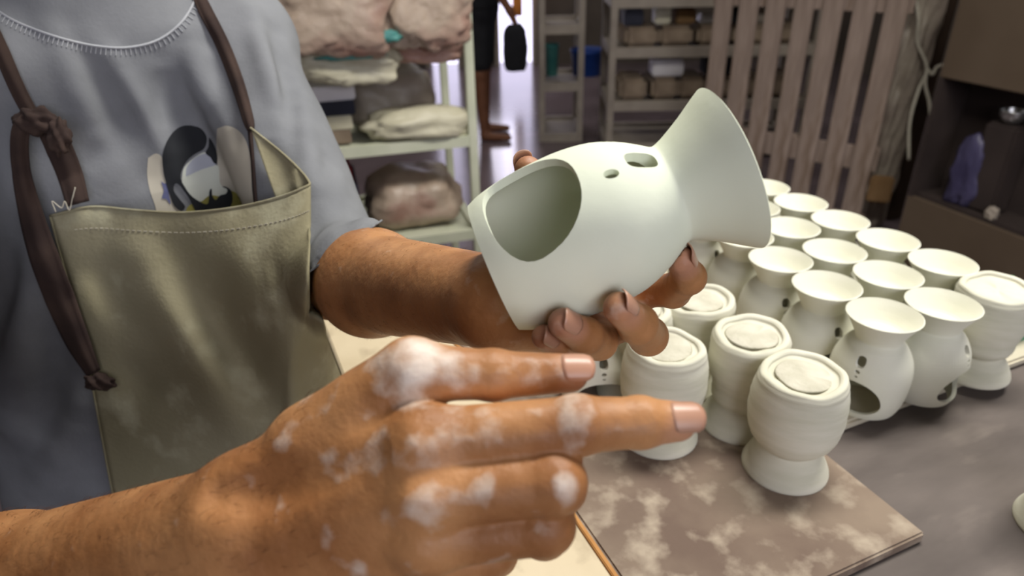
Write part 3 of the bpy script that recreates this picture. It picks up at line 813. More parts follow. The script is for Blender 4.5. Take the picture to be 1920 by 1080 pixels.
def trim(keep, val, lim, zone, axis, h=.0032):
    """drop what lies past the limit and pull the last row onto it for a clean edge"""
    keep &= ~(zone & (val > lim+h)); near_ = zone & (np.abs(val-lim) <= h*1.05)
    V[near_] -= np.outer((val-lim)[near_], axis)
    return keep
cut_l = np.cross(P(590, 500, 1)-CAM, P(700, 422, 1)-CAM); cut_l *= np.sign(cut_l@(RT-UP)); cut_l /= np.linalg.norm(cut_l)
tl = (V-L_SH)@cut_l; lim_l = (P(648, 459, .60)-L_SH)@cut_l; tr = (V-R_SH)@sl_r
keep = trim(keep, tl, lim_l, (sl_f(V) < .02) & (st_f(V) > .004) & (np.linalg.norm(V-L_EL, axis=1) < .20), cut_l)
keep = trim(keep, tr, LR*.60, (sr_f(V) < .02) & (st_f(V) > -.004), sl_r)
keep = trim(keep, -V[:, 2], -.77, np.ones(len(V), bool), -ZV)
keep = trim(keep, V[:, 2], 1.372, np.linalg.norm((V-B(0, 0, 0))[:, :2], axis=1) < .12, ZV)
V, Q = submesh(V, Q, keep)
shirt = link('tshirt', np_mesh(V, Q), M['shirt']); adopt(shirt)
md = shirt.modifiers.new('s', 'SOLIDIFY'); md.thickness = .0016; md.offset = -1
shirt['label'] = 'grey cotton t-shirt with a worn print'
def on_shirt(pix, lift=.001, n=None, f=None):
    t, D = march(f or shirt_f, pix); X = CAM+D*t[:, None]
    g = grad(f or shirt_f, X); g /= np.linalg.norm(g, axis=1)[:, None]+1e-9
    return X+g*lift
# collar seam with stitches
seam = spline([(x, y, 0) for x, y in [(-40, -6), (20, 36), (95, 66), (165, 84), (230, 90), (290, 78), (335, 48), (362, 8), (372, -30)]], 8)
pts = on_shirt([p[:2] for p in seam], .0004)
sc = link('collar_seam', tube_mesh(pts, .0013, 8), M['seam'], smooth=True); adopt(sc)
bm_v = []; bm_f = []
for i in range(4, 62):
    a = np.array(seam[min(i, len(seam)-2)][:2]); 
def stitches(line, out, step, ln, name, mt, r=.0005, kind=None):
    P2 = []; L0 = [np.array(p[:2]) for p in line]; acc = 0
    for a, b in zip(L0[:-1], L0[1:]):
        d = np.linalg.norm(b-a); u = (b-a)/d; t = step-acc
        while t < d: P2.append((a+u*t, u)); t += step
        acc = (acc+d) % step
    bm = bmesh.new()
    for c, u in P2:
        nrm = np.array([-u[1], u[0]])
        e = on_shirt([c+out*nrm*2, c+out*nrm*(2+ln)], .0006)
        me = tube_mesh([e[0], e[1]], r, 5); bm.from_mesh(me)
    me = bpy.data.meshes.new(name); bm.to_mesh(me); bm.free()
    o = link(name, me, mt); o['kind'] = 'stuff'; o.parent = shirt
    return o
stitches(seam, 1, 9, 12, 'collar_stitches', M['seam'])
# flat print on the chest
def decal(name, poly, mt, lift, label=None, step=2.0):
    poly = np.array(spline([(x, y, 0) for x, y in poly]+[(poly[0][0], poly[0][1], 0)], 5))[:, :2]
    x0, y0 = poly.min(0)-step; x1, y1 = poly.max(0)+step
    xs = np.arange(x0, x1, step); ys = np.arange(y0, y1, step)
    Xg, Yg = np.meshgrid(xs, ys, indexing='ij')
    cx = Xg+step/2; cy = Yg+step/2; ins = np.zeros(cx.shape, bool)
    j = len(poly)-1
    for i in range(len(poly)):
        xi, yi = poly[i]; xj, yj = poly[j]
        c = ((yi > cy) != (yj > cy)) & (cx < (xj-xi)*(cy-yi)/(yj-yi+1e-12)+xi); ins ^= c; j = i
    ny = len(ys); ids = lambda a, b: a*ny+b
    F = [(ids(a, b), ids(a+1, b), ids(a+1, b+1), ids(a, b+1)) for a, b in zip(*np.nonzero(ins[:-1, :-1]))]
    F = np.array(F); used = np.unique(F); 
    Pp = np.stack([Xg.ravel(), Yg.ravel()], 1)[used].copy()
    # pull the stair steps onto the outline
    edge_cnt = np.bincount(np.searchsorted(used, F).ravel(), minlength=len(used))
    for i in np.nonzero(edge_cnt < 4)[0]:
        a = poly; b = np.roll(poly, -1, 0); ab = b-a; t = np.clip(((Pp[i]-a)*ab).sum(1)/((ab**2).sum(1)+1e-9), 0, 1)
        c = a+t[:, None]*ab; k = np.argmin(((c-Pp[i])**2).sum(1)); Pp[i] = c[k]
    X = on_shirt(Pp, lift)
    o = link(name, np_mesh(X, np.searchsorted(used, F)), mt); o.parent = shirt
    if label: o['label'] = label
    return o
Zx = lambda L: [(220+x*400/1662, 200+y*260/1080) for x, y in L]
decal('print_shape', Zx([(240, 400), (300, 365), (350, 400), (360, 520), (400, 640), (470, 760), (500, 900), (340, 900), (290, 760), (250, 640), (232, 520)]), M['pr_cream'], .0004, 'pale wing shape of the print')
decal('print_shape', Zx([(780, 170), (860, 150), (950, 190), (1010, 280), (1040, 420), (1050, 620), (1060, 900), (850, 900), (800, 700), (780, 450), (775, 280)]), M['pr_cream'], .0004, 'pale wing shape of the print')
decal('print_shape', Zx([(540, 900), (540, 790), (640, 720), (700, 680), (800, 660), (890, 655), (950, 700), (975, 780), (980, 900)]), M['pr_olive'], .0007, 'olive patch of the print')
decal('print_shape', Zx([(500, 560), (520, 470), (600, 395), (680, 355), (720, 400), (760, 450), (790, 470), (800, 600), (860, 650), (830, 700), (720, 690), (640, 740), (560, 680), (510, 620)]), M['pr_white'], .0009, 'white face shape of the print')
decal('print_shape', Zx([(530, 545), (540, 470), (600, 400), (690, 365), (735, 410), (765, 450), (650, 490)]), M['pr_grey'], .0012, 'grey brow shape of the print')
decal('print_shape', Zx([(575, 147), (650, 165), (695, 215), (700, 270), (670, 330), (600, 370), (540, 420), (500, 490), (490, 560), (520, 620), (570, 690), (640, 740), (700, 755), (712, 660), (730, 635), (735, 690), (760, 725), (795, 690), (840, 675), (850, 640), (805, 620), (845, 622), (885, 660), (890, 740), (860, 810), (840, 900), (660, 900), (590, 780), (540, 690), (470, 600), (440, 610), (440, 660), (490, 730), (525, 780), (490, 810), (440, 770), (410, 700), (380, 600), (355, 470), (352, 370), (380, 270), (440, 190), (510, 152)]), M['pr_black'], .0015, 'black hair shape of the print')
decal('print_shape', Zx([(722, 235), (750, 270), (780, 340), (784, 400), (770, 445), (745, 430), (725, 395), (685, 360), (712, 310)]), M['pr_black'], .0015, 'small black lock of the print')
decal('print_shape', Zx([(335, 575), (370, 600), (385, 590), (400, 680), (412, 760), (380, 720), (345, 710), (360, 650)]), M['pr_blue'], .0011, 'blue petals of the print')

# --- apron bib and skirt
rows = [
 [(95, 405, .69), (170, 388, .68), (250, 394, .665), (340, 399, .655), (430, 391, .65), (510, 374, .645), (570, 352, .640), (578, 338, .646), (535, 292, .675), (470, 240, .71)],
 [(112, 470, .69), (190, 470, .68), (270, 474, .662), (360, 476, .652), (440, 472, .646), (520, 462, .644), (572, 448, .640), (580, 440, .650), (560, 430, .68), (535, 420, .71)],
 [(140, 570, .69), (215, 568, .682), (300, 570, .672), (380, 570, .658), (460, 568, .652), (525, 562, .655), (568, 553, .655), (578, 548, .672), (586, 552, .69), (594, 560, .72)],
 [(162, 660, .70), (240, 658, .694), (318, 658, .684), (392, 656, .672), (470, 655, .660), (530, 650, .662), (560, 645, .664), (578, 642, .682), (600, 645, .70), (618, 648, .73)],
 [(178, 745, .71), (255, 745, .704), (332, 745, .694), (404, 744, .686), (475, 740, .676), (525, 737, .672), (552, 735, .676), (585, 733, .700), (618, 731, .72), (645, 728, .75)],
 [(205, 890, .73), (285, 890, .724), (360, 890, .714), (430, 888, .706), (490, 885, .696), (530, 880, .692), (552, 876, .694), (590, 868, .72), (630, 860, .74), (668, 850, .77)],
 [(235, 1040, .75), (310, 1040, .744), (385, 1040, .734), (450, 1035, .726), (500, 1030, .716), (535, 1025, .712), (560, 1020, .714), (590, 1010, .735), (615, 1000, .75), (640, 990, .77)],
]
DEP = [[.68, .672, .66, .65, .635, .620, .610, .615, .650, .70], [.68, .672, .658, .645, .625, .606, .600, .606, .630, .68], [.68, .674, .662, .648, .628, .608, .600, .608, .622, .65],
       [.69, .684, .672, .656, .636, .618, .612, .620, .640, .665], [.70, .694, .682, .668, .652, .640, .636, .650, .670, .70], [.72, .714, .704, .694, .682, .674, .672, .695, .72, .75],
       [.75, .744, .734, .724, .71, .705, .705, .725, .745, .765]]
rows = [[(c[0], c[1], d_) for c, d_ in zip(r, dr)] for r, dr in zip(rows, DEP)]
W0 = np.array([[P(*c) for c in r] for r in rows])
def resample(A, n):
    return np.array(spline(list(A), n))
g1 = np.array([resample(W0[:, j], 10) for j in range(W0.shape[1])]).transpose(1, 0, 2)
g2 = np.array([resample(g1[i], 8) for i in range(g1.shape[0])])
nr, nc = g2.shape[:2]
X = g2.reshape(-1, 3).copy()
ii, jj = np.meshgrid(np.arange(nr), np.arange(nc), indexing='ij'); ii = ii.ravel()/10; jj = jj.ravel()/8
rel = X-CAM; dep = rel@FW; pxx = 960+FPX*(rel@RT)/dep; pyy = 540-FPX*(rel@UP)/dep
def ridge(a, b, am, wd):
    a = np.array(a, float); b = np.array(b, float); ab = b-a; p = np.stack([pxx, pyy], 1)
    t = np.clip((p-a)@ab/(ab@ab), 0, 1); r = np.linalg.norm(p-a-t[:, None]*ab, axis=1)
    return am*np.exp(-(r/wd)**2)*np.sin(np.pi*np.clip(t, .1, .9))
dd = ridge((330, 470), (560, 830), .013, 38)-ridge((250, 480), (480, 860), .012, 40)-ridge((420, 430), (570, 700), .006, 45)+ridge((190, 650), (320, 760), .008, 35)+ridge((180, 470), (260, 640), .004, 30)-ridge((120, 450), (230, 720), .003, 25)
for a, b, am in [((480, 450), (500, 620), .0014), ((500, 480), (560, 560), .0012), ((520, 600), (470, 700), .0012), ((440, 460), (460, 560), -.001), ((530, 430), (540, 560), -.0013), ((195, 780), (222, 792), .0015), ((200, 820), (230, 830), .0015), ((207, 850), (235, 858), .0015)]:
    dd += ridge(a, b, am, 9)
th, Dh = march(shirt_f, np.stack([pxx, pyy], 1))
nd = dep-.006*np.clip(6.5-jj, 0, 1)+1.5*dd*np.clip(6.2-jj, 0, 1)
thg = th.reshape(nr, nc)
def shift_(A, a, b): return A[np.clip(np.arange(nr)+a, 0, nr-1)][:, np.clip(np.arange(nc)+b, 0, nc-1)]
offg = np.interp(jj.reshape(nr, nc), [0, 3, 4.5, 6.3, 7.2, 9], [.004, .005, .016, .016, .003, .003])
ndg = np.minimum(nd.reshape(nr, nc), thg-offg)
low = np.min([shift_(ndg, a, b) for a in (-2, 0, 2) for b in (-2, 0, 2)], axis=0)
sm_ = low.copy()
for _ in range(10): sm_ = (sm_*2+shift_(sm_, 1, 0)+shift_(sm_, -1, 0)+shift_(sm_, 0, 1)+shift_(sm_, 0, -1))/6
cl_ = np.clip((nd.reshape(nr, nc)-(thg-.012))/.010, 0, 1)
for _ in range(14): cl_ = (cl_*2+shift_(cl_, 1, 0)+shift_(cl_, -1, 0)+shift_(cl_, 0, 1)+shift_(cl_, 0, -1))/6
cl_ = np.clip(cl_*2, 0, 1)
nd = np.minimum(ndg*(1-cl_)+np.minimum(sm_, ndg)*cl_, ndg).ravel()
nd = np.where((jj > 7.2) & (ii > .45) & (ii < 2.4), np.maximum(nd, np.minimum(dep, .626)), nd)
X = CAM+Dh*nd[:, None]
Qa = [(i*nc+j, (i+1)*nc+j, (i+1)*nc+j+1, i*nc+j+1) for i in range(nr-1) for j in range(nc-1)]
apron = link('apron', np_mesh(X, np.array(Qa)), M['apron']); adopt(apron); apron['label'] = 'cream linen bib apron'
md = apron.modifiers.new('s', 'SOLIDIFY'); md.thickness = .0014; md.offset = 0
Xg = X.reshape(nr, nc, 3)
hem = [Xg[0, j]-FW*.0008 for j in range(0, nc, 2)]
o = link('hem', tube_mesh(hem, .0012, 8), M['apron'], smooth=True); o.parent = apron
o = link('hem', tube_mesh([Xg[i, 0]-FW*.0006 for i in range(0, nr, 2)], .0011, 8), M['apron'], smooth=True); o.parent = apron
# straps and the tied end
def ribbon(pix, wpx, name, lift=.003, offs=None, label=None, f=None):
    """pix centre line in picture, wpx width in pixels; lies on the shirt with some lift"""
    c = spline([(x, y, 0) for x, y in pix], 8); n = len(c)
    wd = np.interp(np.linspace(0, 1, n), np.linspace(0, 1, len(wpx)), wpx)
    lf = np.interp(np.linspace(0, 1, n), np.linspace(0, 1, len(lift)), lift) if hasattr(lift, '__len__') else np.full(n, lift)
    C2 = np.array(c)[:, :2]; T = np.gradient(C2, axis=0); T /= np.linalg.norm(T, axis=1)[:, None]; Nn = np.stack([-T[:, 1], T[:, 0]], 1)
    K = 9; Vv = []
    th0, D0 = march(f or shirt_f, C2)
    for k in range(K):
        u = -1+2*k/(K-1); pp = C2+Nn*(u*wd/2)[:, None]
        th_, D_ = march(f or shirt_f, pp)
        dpt = np.minimum(th_, th0+.01)-lf+.0025*u*u-.0010*math.cos(u*5)
        Vv.append(CAM+D_*dpt[:, None])
    Vv = np.array(Vv)
    Fq = np.array([(k*n+i, (k+1)*n+i, (k+1)*n+i+1, k*n+i+1) for k in range(K-1) for i in range(n-1)])
    o = link(name, np_mesh(Vv.reshape(-1, 3), Fq), M['strap']); o.parent = apron
    md = o.modifiers.new('s', 'SOLIDIFY'); md.thickness = .0022; md.offset = 0
    if label: o['label'] = label
    return o
ribbon([(362, -30), (385, 20), (418, 85), (447, 160), (466, 225), (470, 244)], [20, 26, 26, 24, 20, 12], 'strap', .004)
ribbon([(469, 236), (474, 300), (481, 392)], [9, 6, 6], 'strap', .002)
ribbon([(-22, 40), (4, 100), (32, 165), (62, 222)], [26, 30, 30, 28], 'strap', .005)
ribbon([(62, 215), (88, 235), (112, 280), (132, 330), (146, 382)], [36, 46, 50, 48, 44], 'strap', [.010, .013, .012, .010, .018])
ribbon([(60, 222), (38, 250), (40, 320), (58, 400), (82, 480), (112, 560), (146, 640), (176, 700)], [40, 36, 34, 44, 54, 56, 44, 26], 'strap_tail', [.014, .02, .020, .022, .030, .034, .040, .046], label='loose hanging strap end')
th_, D_ = march(shirt_f, [(66, 226), (188, 714)])
# wrapped knot and end knot
def knot(px, py, d, sz, seed):
    bm = bmesh.new(); bmesh.ops.create_icosphere(bm, subdivisions=4, radius=1)
    for v in bm.verts:
        p = v.co.copy(); n = noise.noise(p*2.2+Vector((seed, 0, 0)))*.3+.14*math.sin(7*p.x+5*p.y+seed)
        v.co = Vector((p.x*sz[0], p.y*sz[1], p.z*sz[2]))*(1+n)
    me = bpy.data.meshes.new('strap_knot'); bm.to_mesh(me); bm.free()
    o = link('strap_knot', me, M['strap'], smooth=True); o.parent = apron
    o.matrix_world = Matrix.Translation(Vector(P(px, py, d))) @ Matrix(((RT[0], UP[0], -FW[0]), (RT[1], UP[1], -FW[1]), (RT[2], UP[2], -FW[2]))).to_4x4()
    return o
knot(68, 228, th_[0]-.016, (.018, .012, .009), 1); knot(188, 716, th_[1]-.05, (.0145, .0085, .007), 4)
knot(112, 256, th_[0]-.018, (.009, .015, .007), 8)
thr = on_shirt([(112, 392), (106, 372), (122, 384), (128, 372), (136, 388), (142, 366), (146, 350)], .020)
o = link('loose_thread', tube_mesh(spline(thr, 6), .0006, 6), M['string'], smooth=True); o.parent = apron
# hem stitching across the bib
bm = bmesh.new()
for j in range(4, 52, 1):
    a = Xg[5, j]-FW*.0012; b = lerp(a, Xg[5, j+1]-FW*.0012, .55); bm.from_mesh(tube_mesh([a, b], .0004, 5))
me = bpy.data.meshes.new('hem_stitches'); bm.to_mesh(me); bm.free(); o = link('hem_stitches', me, M['string']); o.parent = apron; o['kind'] = 'stuff'
# trousers and shoes (below the bench)
tr = [seg(B(0, -.01, .90), B(0, -.01, .84), .150, .155, NB, .66)]+[seg(B(s*.085, -.01, .82), B(s*.10, 0, .10), .085, .060) for s in (-1, 1)]
V, Q = isosurface(bounded(chain(tr, .03), *prim_bounds(tr), .05), *[v for v in (prim_bounds(tr)[0]-.03, prim_bounds(tr)[1]+.03)], .010)
V, Q = submesh(V, Q, V[:, 2] > .055); adopt(link('trousers', np_mesh(V, Q), M['trouser']))
for s in (-1, 1):
    sh = [seg(B(s*.10, -.03, .05), B(s*.115, .14, .038), .048, .038), seg(B(s*.10, -.02, .05), B(s*.10, -.02, .10), .046)]
    f_ = chain(sh, .02); V, Q = isosurface(lambda X: np.maximum(f_(X), .004-X[:, 2]), B(s*.1, .05, .05)-.2, B(s*.1, .05, .05)+.2, .006)
    adopt(link('shoe', np_mesh(V, Q), M['shoe']))

# ------------------------------------------------------------------ background
def crumple(name, c, sz, mt, seed, rz=0.0, parent=None, sub=4, amp=.14, base=True, sq=3.0):
    """lumpy plastic-wrapped bundle with creases, flat underneath; c is its base centre"""
    bm = bmesh.new(); bmesh.ops.create_icosphere(bm, subdivisions=sub, radius=1)
    off = Vector((seed*7.3, seed*1.7, 0))
    for v in bm.verts:
        p = v.co.normalized(); k = (abs(p.x)**sq+abs(p.y)**sq+abs(p.z)**sq)**(-1/sq); q = p*k
        n = noise.noise(p*1.6+off)*amp*1.3+abs(noise.noise(p*3.7+off))*amp*.8-abs(noise.noise(p*8+off))*amp*.35
        q = q*(1+n); z = q.z
        if base: z = max(q.z, -.8)+.8
        v.co = Vector((q.x*sz[0]/2, q.y*sz[1]/2, z*sz[2]/(1.8 if base else 2)))
    me = bpy.data.meshes.new(name); bm.to_mesh(me); bm.free()
    o = link(name, me, mt, parent, smooth=True); o.location = Vector(c); o.rotation_euler = (0, 0, rz); return o
def rack(name, c, dx, dy, lx, ly, posts_h, shelves, mt, rp, label, th=.03):
    """c front-right corner on floor, dx unit vector to the left, dy unit to the back"""
    c = np.array(c, float); dx = np.array(dx, float); dy = np.array(dy, float); rz = math.atan2(dx[1], dx[0])
    t = empty(name, (*c[:2], 0), label=label, cat='shelf rack')
    for a in (0, lx):
        for b in (0, ly):
            q = a*dx+b*dy; box('post', (q[0], q[1], posts_h/2), (rp, rp, posts_h), mt, t, rz, .003)
    for z in shelves:
        q = dx*lx/2+dy*ly/2; box('shelf', (q[0], q[1], z-th/2), (lx-.001, ly-rp, .012), mt, t, rz)
        for b in (0, ly): q = dx*lx/2+dy*b; box('beam', (q[0], q[1], z-th/2), (lx-rp, rp*.9, th), mt, t, rz)
        for a in (0, lx): q = dx*a+dy*ly/2; box('beam', (q[0], q[1], z-th/2), (rp*.9, ly-rp, th), mt, t, rz)
    return t
# left rack
d1 = np.array([-.966, -.26]); d2 = np.array([-.26, .966]); rc1 = np.array([-.117, 2.2])
rack('shelf_rack', rc1, d1, d2, 1.1, .46, 1.75, (.47, .80, 1.23, 1.6), M['rack'], .028, 'cream painted rack behind the potter, loaded with plastic-wrapped clay', .035)
def R1(a, b, z): q = rc1+a*d1+b*d2; return (q[0], q[1], z)
rz1 = math.atan2(d1[1], d1[0])
def bundle(px, py, z, off, sz, mt, seed, label, group=None, rz=0.0, nm='clay_bundle', **k):
    q = G(px, py, z); o = crumple(nm, (q[0], q[1]+off, z), sz, M[mt], seed, rz, **k); tag(o, label, 'bundle', group); return o
g = 'wrapped clay on the left rack'
tag(crumple('clay_bundle', R1(.19, .2, .472), (.32, .30, .17), M['plastic_beige'], 3, rz1), 'beige plastic-wrapped clay lump on the lowest visible shelf of the left rack', 'bundle', g)
tag(crumple('clay_bundle', R1(.24, .25, .802), (.30, .30, .19), M['plastic_grey'], 5, rz1), 'grey plastic-wrapped mound on the middle shelf of the left rack', 'bundle', g)
tag(crumple('plastic_sheet', R1(.16, .04, .80), (.34, .13, .09), M['plastic_cream'], 8, rz1, amp=.2), 'cream plastic sheet slumped along the front of the middle shelf', 'plastic sheet', g)
def RP(px, py, b):
    """point of a picture ray on the vertical plane parallel to the rack front, b metres behind it"""
    o = np.append(rc1+b*d2, 0); n = np.append(d2, 0); v = FW+(px-960)/FPX*RT+(540-py)/FPX*UP
    return CAM+v*(((o-CAM)@n)/(v@n))
for (x0, y0, x1, y1, b, mt, sd, th_, nm, lb) in [
    (500, -70, 735, 92, -.09, 'plastic_beige', 14, .10, 'plastic_sheet', 'beige plastic sheet hanging over the top shelf edge just past the shirt sleeve'),
    (728, -70, 878, 84, -.09, 'plastic_beige', 11, .09, 'plastic_sheet', 'pinkish beige plastic sheet hanging beside the right post of the left rack'),
    (742, 66, 862, 112, .05, 'plastic_pink', 17, .10, 'plastic_sheet', 'reddish plastic hanging lower behind the pinkish sheet'),
    (560, 70, 742, 150, -.05, 'plastic_cream', 21, .07, 'plastic_sheet', 'cream plastic sheet drooping in the middle of the left rack')]:
    a_, b_ = RP(x0, (y0+y1)/2, b), RP(x1, (y0+y1)/2, b); u_, v_ = RP((x0+x1)/2, y0, b), RP((x0+x1)/2, y1, b)
    tag(crumple(nm, (a_+b_+u_+v_)/4, (np.linalg.norm(a_-b_), th_, np.linalg.norm(u_-v_)*1.05), M[mt], sd, rz1, amp=.22, base=False, sq=5, sub=5), lb, 'plastic sheet', g)
for px, py, w_, lb in ((725, 68, .075, 'short bright teal strip by the hanging sheets, nearest the post'), (655, 106, .17, 'long thin teal strip across the drooping cream sheet')):
    tag(crumple('plastic_strip', RP(px, py, -.13 if px > 700 else -.10), (w_, .02, .03 if px > 700 else .014), M['teal'], 23+px, rz1, amp=.3, base=False), lb, 'plastic strip')
def stacked(nm, a, b, z, n, sz, mt, label, cat, jit=.01):
    t = []
    for i in range(n):
        o = box(nm, R1(a+random.uniform(-jit, jit), b, z+sz[2]*(i+.5)), sz, M[mt[i % len(mt)]], None, rz1+random.uniform(-.05, .05), .004)
        tag(o, label[i], cat); t.append(o)
    return t
random.seed(4)
stacked('tray', .50, .16, .472, 4, (.22, .24, .062), ['navy', 'black', 'navy', 'red'], ['lowest dark tray of the stack left on the lower shelf', 'black tray second from the bottom of the stack on the lower shelf', 'navy tray under the red one on the lower shelf', 'red tray on top of the dark stack on the lower shelf'], 'tray')
stacked('tool_box', .47, .12, .802, 4, (.20, .20, .045), ['brick_clay', 'plastic_cream', 'navy', 'white_plastic'], ['brown box at the bottom of the pile by the sleeve', 'cream box second from the bottom of the pile by the sleeve', 'dark box second from the top of the pile by the sleeve', 'white box on top of the pile by the sleeve'], 'box', .02)
# far racks
def rackF(c, lx, ly, hs, sh, label, rp=.042): return rack('shelf_rack', c, np.array([1.0, -.04]), np.array([.04, 1.0]), lx, ly, hs, sh, M['rack_far'], rp, label, .06)
rackF((.665, 4.45), 1.25, .55, 1.35, (.10, .38, .71, 1.0), 'grey-brown rack of clay blocks left of the pallet, behind it')
rackF((.245, 4.9), .27, .5, 1.6, (.06, .42, .8, 1.2), 'narrow empty far rack with the blue bin, left of the big block rack')
def onF(x, y, z, sz, mt, nm, lb, cat, gr=None, bev=.01):
    o = box(nm, (x, y, z+sz[2]/2), sz, M[mt], None, random.uniform(-.06, .06), bev); tag(o, lb, cat, gr); return o
random.seed(8)
for sh, nm_s, n in ((.38, 'second', 6), (.71, 'third', 5)):
    for i in range(n):
        h_ = .135 if sh < .5 else .115
        q = onF(.72+(i+.5)*1.14/n, 4.62, sh, (1.10/n-.01, .34, h_), 'brick_clay', 'clay_block', 'brown wrapped clay block on the %s shelf of the far rack, %s from the left' % (nm_s, ['first', 'second', 'third', 'fourth', 'fifth', 'sixth'][i]), 'clay block', 'clay blocks on the far rack', .025)
for i, (x, mt, sz, lb) in enumerate([(.80, 'navy', (.12, .2, .13), 'dark box standing on top of the far blocks, leftmost'), (.99, 'plastic_cream', (.10, .12, .13), 'pale grey-green jar on top of the far blocks'), (1.13, 'card', (.12, .14, .12), 'tan carton on top of the far blocks'), (1.27, 'steel', (.09, .1, .07), 'small metallic tin on top of the far blocks'), (1.42, 'black', (.13, .2, .12), 'black box on top of the far blocks near the pallet'), (1.57, 'rack_far', (.11, .2, .11), 'grey box on top of the far blocks beside the pallet')]):
    onF(x, 4.62, .826, (sz[0], sz[1], sz[2]*.75), mt, 'storage_box', lb, 'box')
onF(1.04, 4.60, .516, (.20, .16, .10), 'white_plastic', 'plastic_tub', 'white plastic tub glimpsed between the two rows of clay blocks', 'tub')
onF(1.36, 4.60, .516, (.16, .18, .11), 'black', 'storage_box', 'black box between the block rows, right of the white tub', 'box')
M['orange'] = mat('orange_cloth', srgb(214, 134, 60), srgb(226, 150, 80), 8, .9)
tag(crumple('cloth', (.13, 7.72, .55), (.10, .05, 2.0), M['orange'], 51, 0, amp=.1, sq=6), 'narrow orange cloth hanging in the bright far doorway', 'cloth')
def bin_mesh(r, h):
    me = lathe([(0, 0), (r*.85, 0), (r, h), (r*1.04, h), (r*1.04, h-.02), (r*.98, h-.02), (r*.83, .012), (0, .012)], 28); fix_normals(me); return me
o = link('plastic_bin', bin_mesh(.12, .18), M['blue'], smooth=True); q = GY(1103, 150, 5.05); o.location = (q[0], 5.15, .42); tag(o, 'blue plastic bin standing on the narrow far rack', 'bin')
o = link('plastic_bin', bin_mesh(.05, .22), M['teal'], smooth=True); o.location = (.33, 5.15, .42); tag(o, 'dark teal bottle-like bin left of the blue bin', 'bin')
# pallet
pr_ = np.array([1.665, 3.1]); pl_ = np.array([1.05, 3.6]); du = (pl_-pr_)/np.linalg.norm(pl_-pr_); dn = np.array([-du[1], du[0]]); 
if dn[1] < 0: dn = -dn
rzp = math.atan2(du[1], du[0])
t = empty('wooden_pallet', (pr_[0], pr_[1], 0), label='weathered wooden pallet standing on end behind the finished burners', cat='pallet')
random.seed(11)
for i in range(7):
    q = du*(.0+i*.128)
    box('slat', (q[0]+random.uniform(-.002, .002), q[1], .63), (.088+random.uniform(-.004, .005), .018, 1.24), M['pallet'], t, rzp+random.uniform(-.02, .02), .003)
for z, h_ in ((1.14, .22), (.39, .11), (.06, .11)):
    q = du*.384+dn*.020; box('cross_board', (q[0], q[1], z), (.89, .020, h_), M['pallet'], t, rzp, .003)
    for a in (0, .384, .768):
        q = du*a+dn*.076; box('block', (q[0], q[1], z), (.1, .09, .09), M['pallet'], t, rzp, .004)
# bag column with string
t = empty('wrapped_roll', (1.83, 3.12, 0), label='tall grey plastic-wrapped roll tied with pale string, right of the pallet', cat='bundle')
def roll_f(X):
    d = None
    for i in range(6):
        a = np.array([1.80+.008*i+.010*math.sin(i*2), 3.2, .07+i*.23]); e = d_prim(seg(a, a+np.array([.0, 0, .12]), .080+.010*math.sin(i*3.1)), X)
        d = e if d is None else smin(d, e, .06)
    th = np.arctan2(X[:, 1]-3.2, X[:, 0]-1.8)
    return d+.006*np.sin(6*th+9*X[:, 2])+.004*np.sin(13*th-23*X[:, 2])+.003*np.sin(31*X[:, 2]+4*th)
V, Q = isosurface(lambda X: np.maximum(roll_f(X), .003-X[:, 2]), (1.62, 3.0, -.02), (2.05, 3.4, 1.5), .008)
V = V-np.array([1.83, 3.12, 0]); link('wrapped_body', np_mesh(V, Q), M['plastic_grey'], t)
def on_roll(pix):
    tt, D = march(roll_f, pix, 2.4); tt = np.minimum(tt, 3.3); return CAM+D*(tt-.012)[:, None]-np.array([1.83, 3.12, 0])
for line in ([(1716, -20), (1722, 40), (1720, 80), (1738, 128), (1722, 170), (1706, 230), (1704, 300)], [(1738, 128), (1748, 140), (1756, 126), (1768, 122)], [(1738, 128), (1735, 160), (1742, 190), (1745, 225)]):
    link('string', tube_mesh(spline(on_roll(line), 6), .007, 8), M['string'], t, smooth=True)
tag(box('cardboard_piece', (1.735, 3.02, .27), (.10, .03, .13), M['card'], None, -.4, .01), 'tan cardboard scrap leaning at the foot of the pallet', 'cardboard')
# dark post and brown cupboard
cf = np.array([1.612, 2.60]); cu = np.array([.335, -.942]); cn = np.array([.942, .335]); rzc = math.atan2(cu[1], cu[0])
o = box('timber_post', (1.985, 3.34, .75), (.11, .09, 1.5), M['dark_wood'], None, rzc, .004); tag(o, 'dark timber post between the wrapped roll and the brown cupboard', 'post')
t = empty('cupboard', (cf[0], cf[1], 0), rzc, label='brown cupboard at the right with a dark open compartment', cat='cupboard')
Wc, Dc = 2.1, .5
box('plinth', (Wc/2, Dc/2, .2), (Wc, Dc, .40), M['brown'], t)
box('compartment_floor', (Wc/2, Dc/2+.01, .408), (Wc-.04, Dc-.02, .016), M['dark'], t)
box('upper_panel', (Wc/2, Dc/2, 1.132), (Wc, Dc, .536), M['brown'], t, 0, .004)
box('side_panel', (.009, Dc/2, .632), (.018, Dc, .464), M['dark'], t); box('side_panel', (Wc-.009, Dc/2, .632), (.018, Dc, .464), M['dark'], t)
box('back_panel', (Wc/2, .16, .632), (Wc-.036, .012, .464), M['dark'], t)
def CC(a, b, z): q = cf+a*cu+b*cn; return (q[0], q[1], z)
def CP(px, py, b):
    o = np.append(cf+b*cn, 0); n = np.append(cn, 0); v = FW+(px-960)/FPX*RT+(540-py)/FPX*UP
    return CAM+v*(((o-CAM)@n)/(v@n))
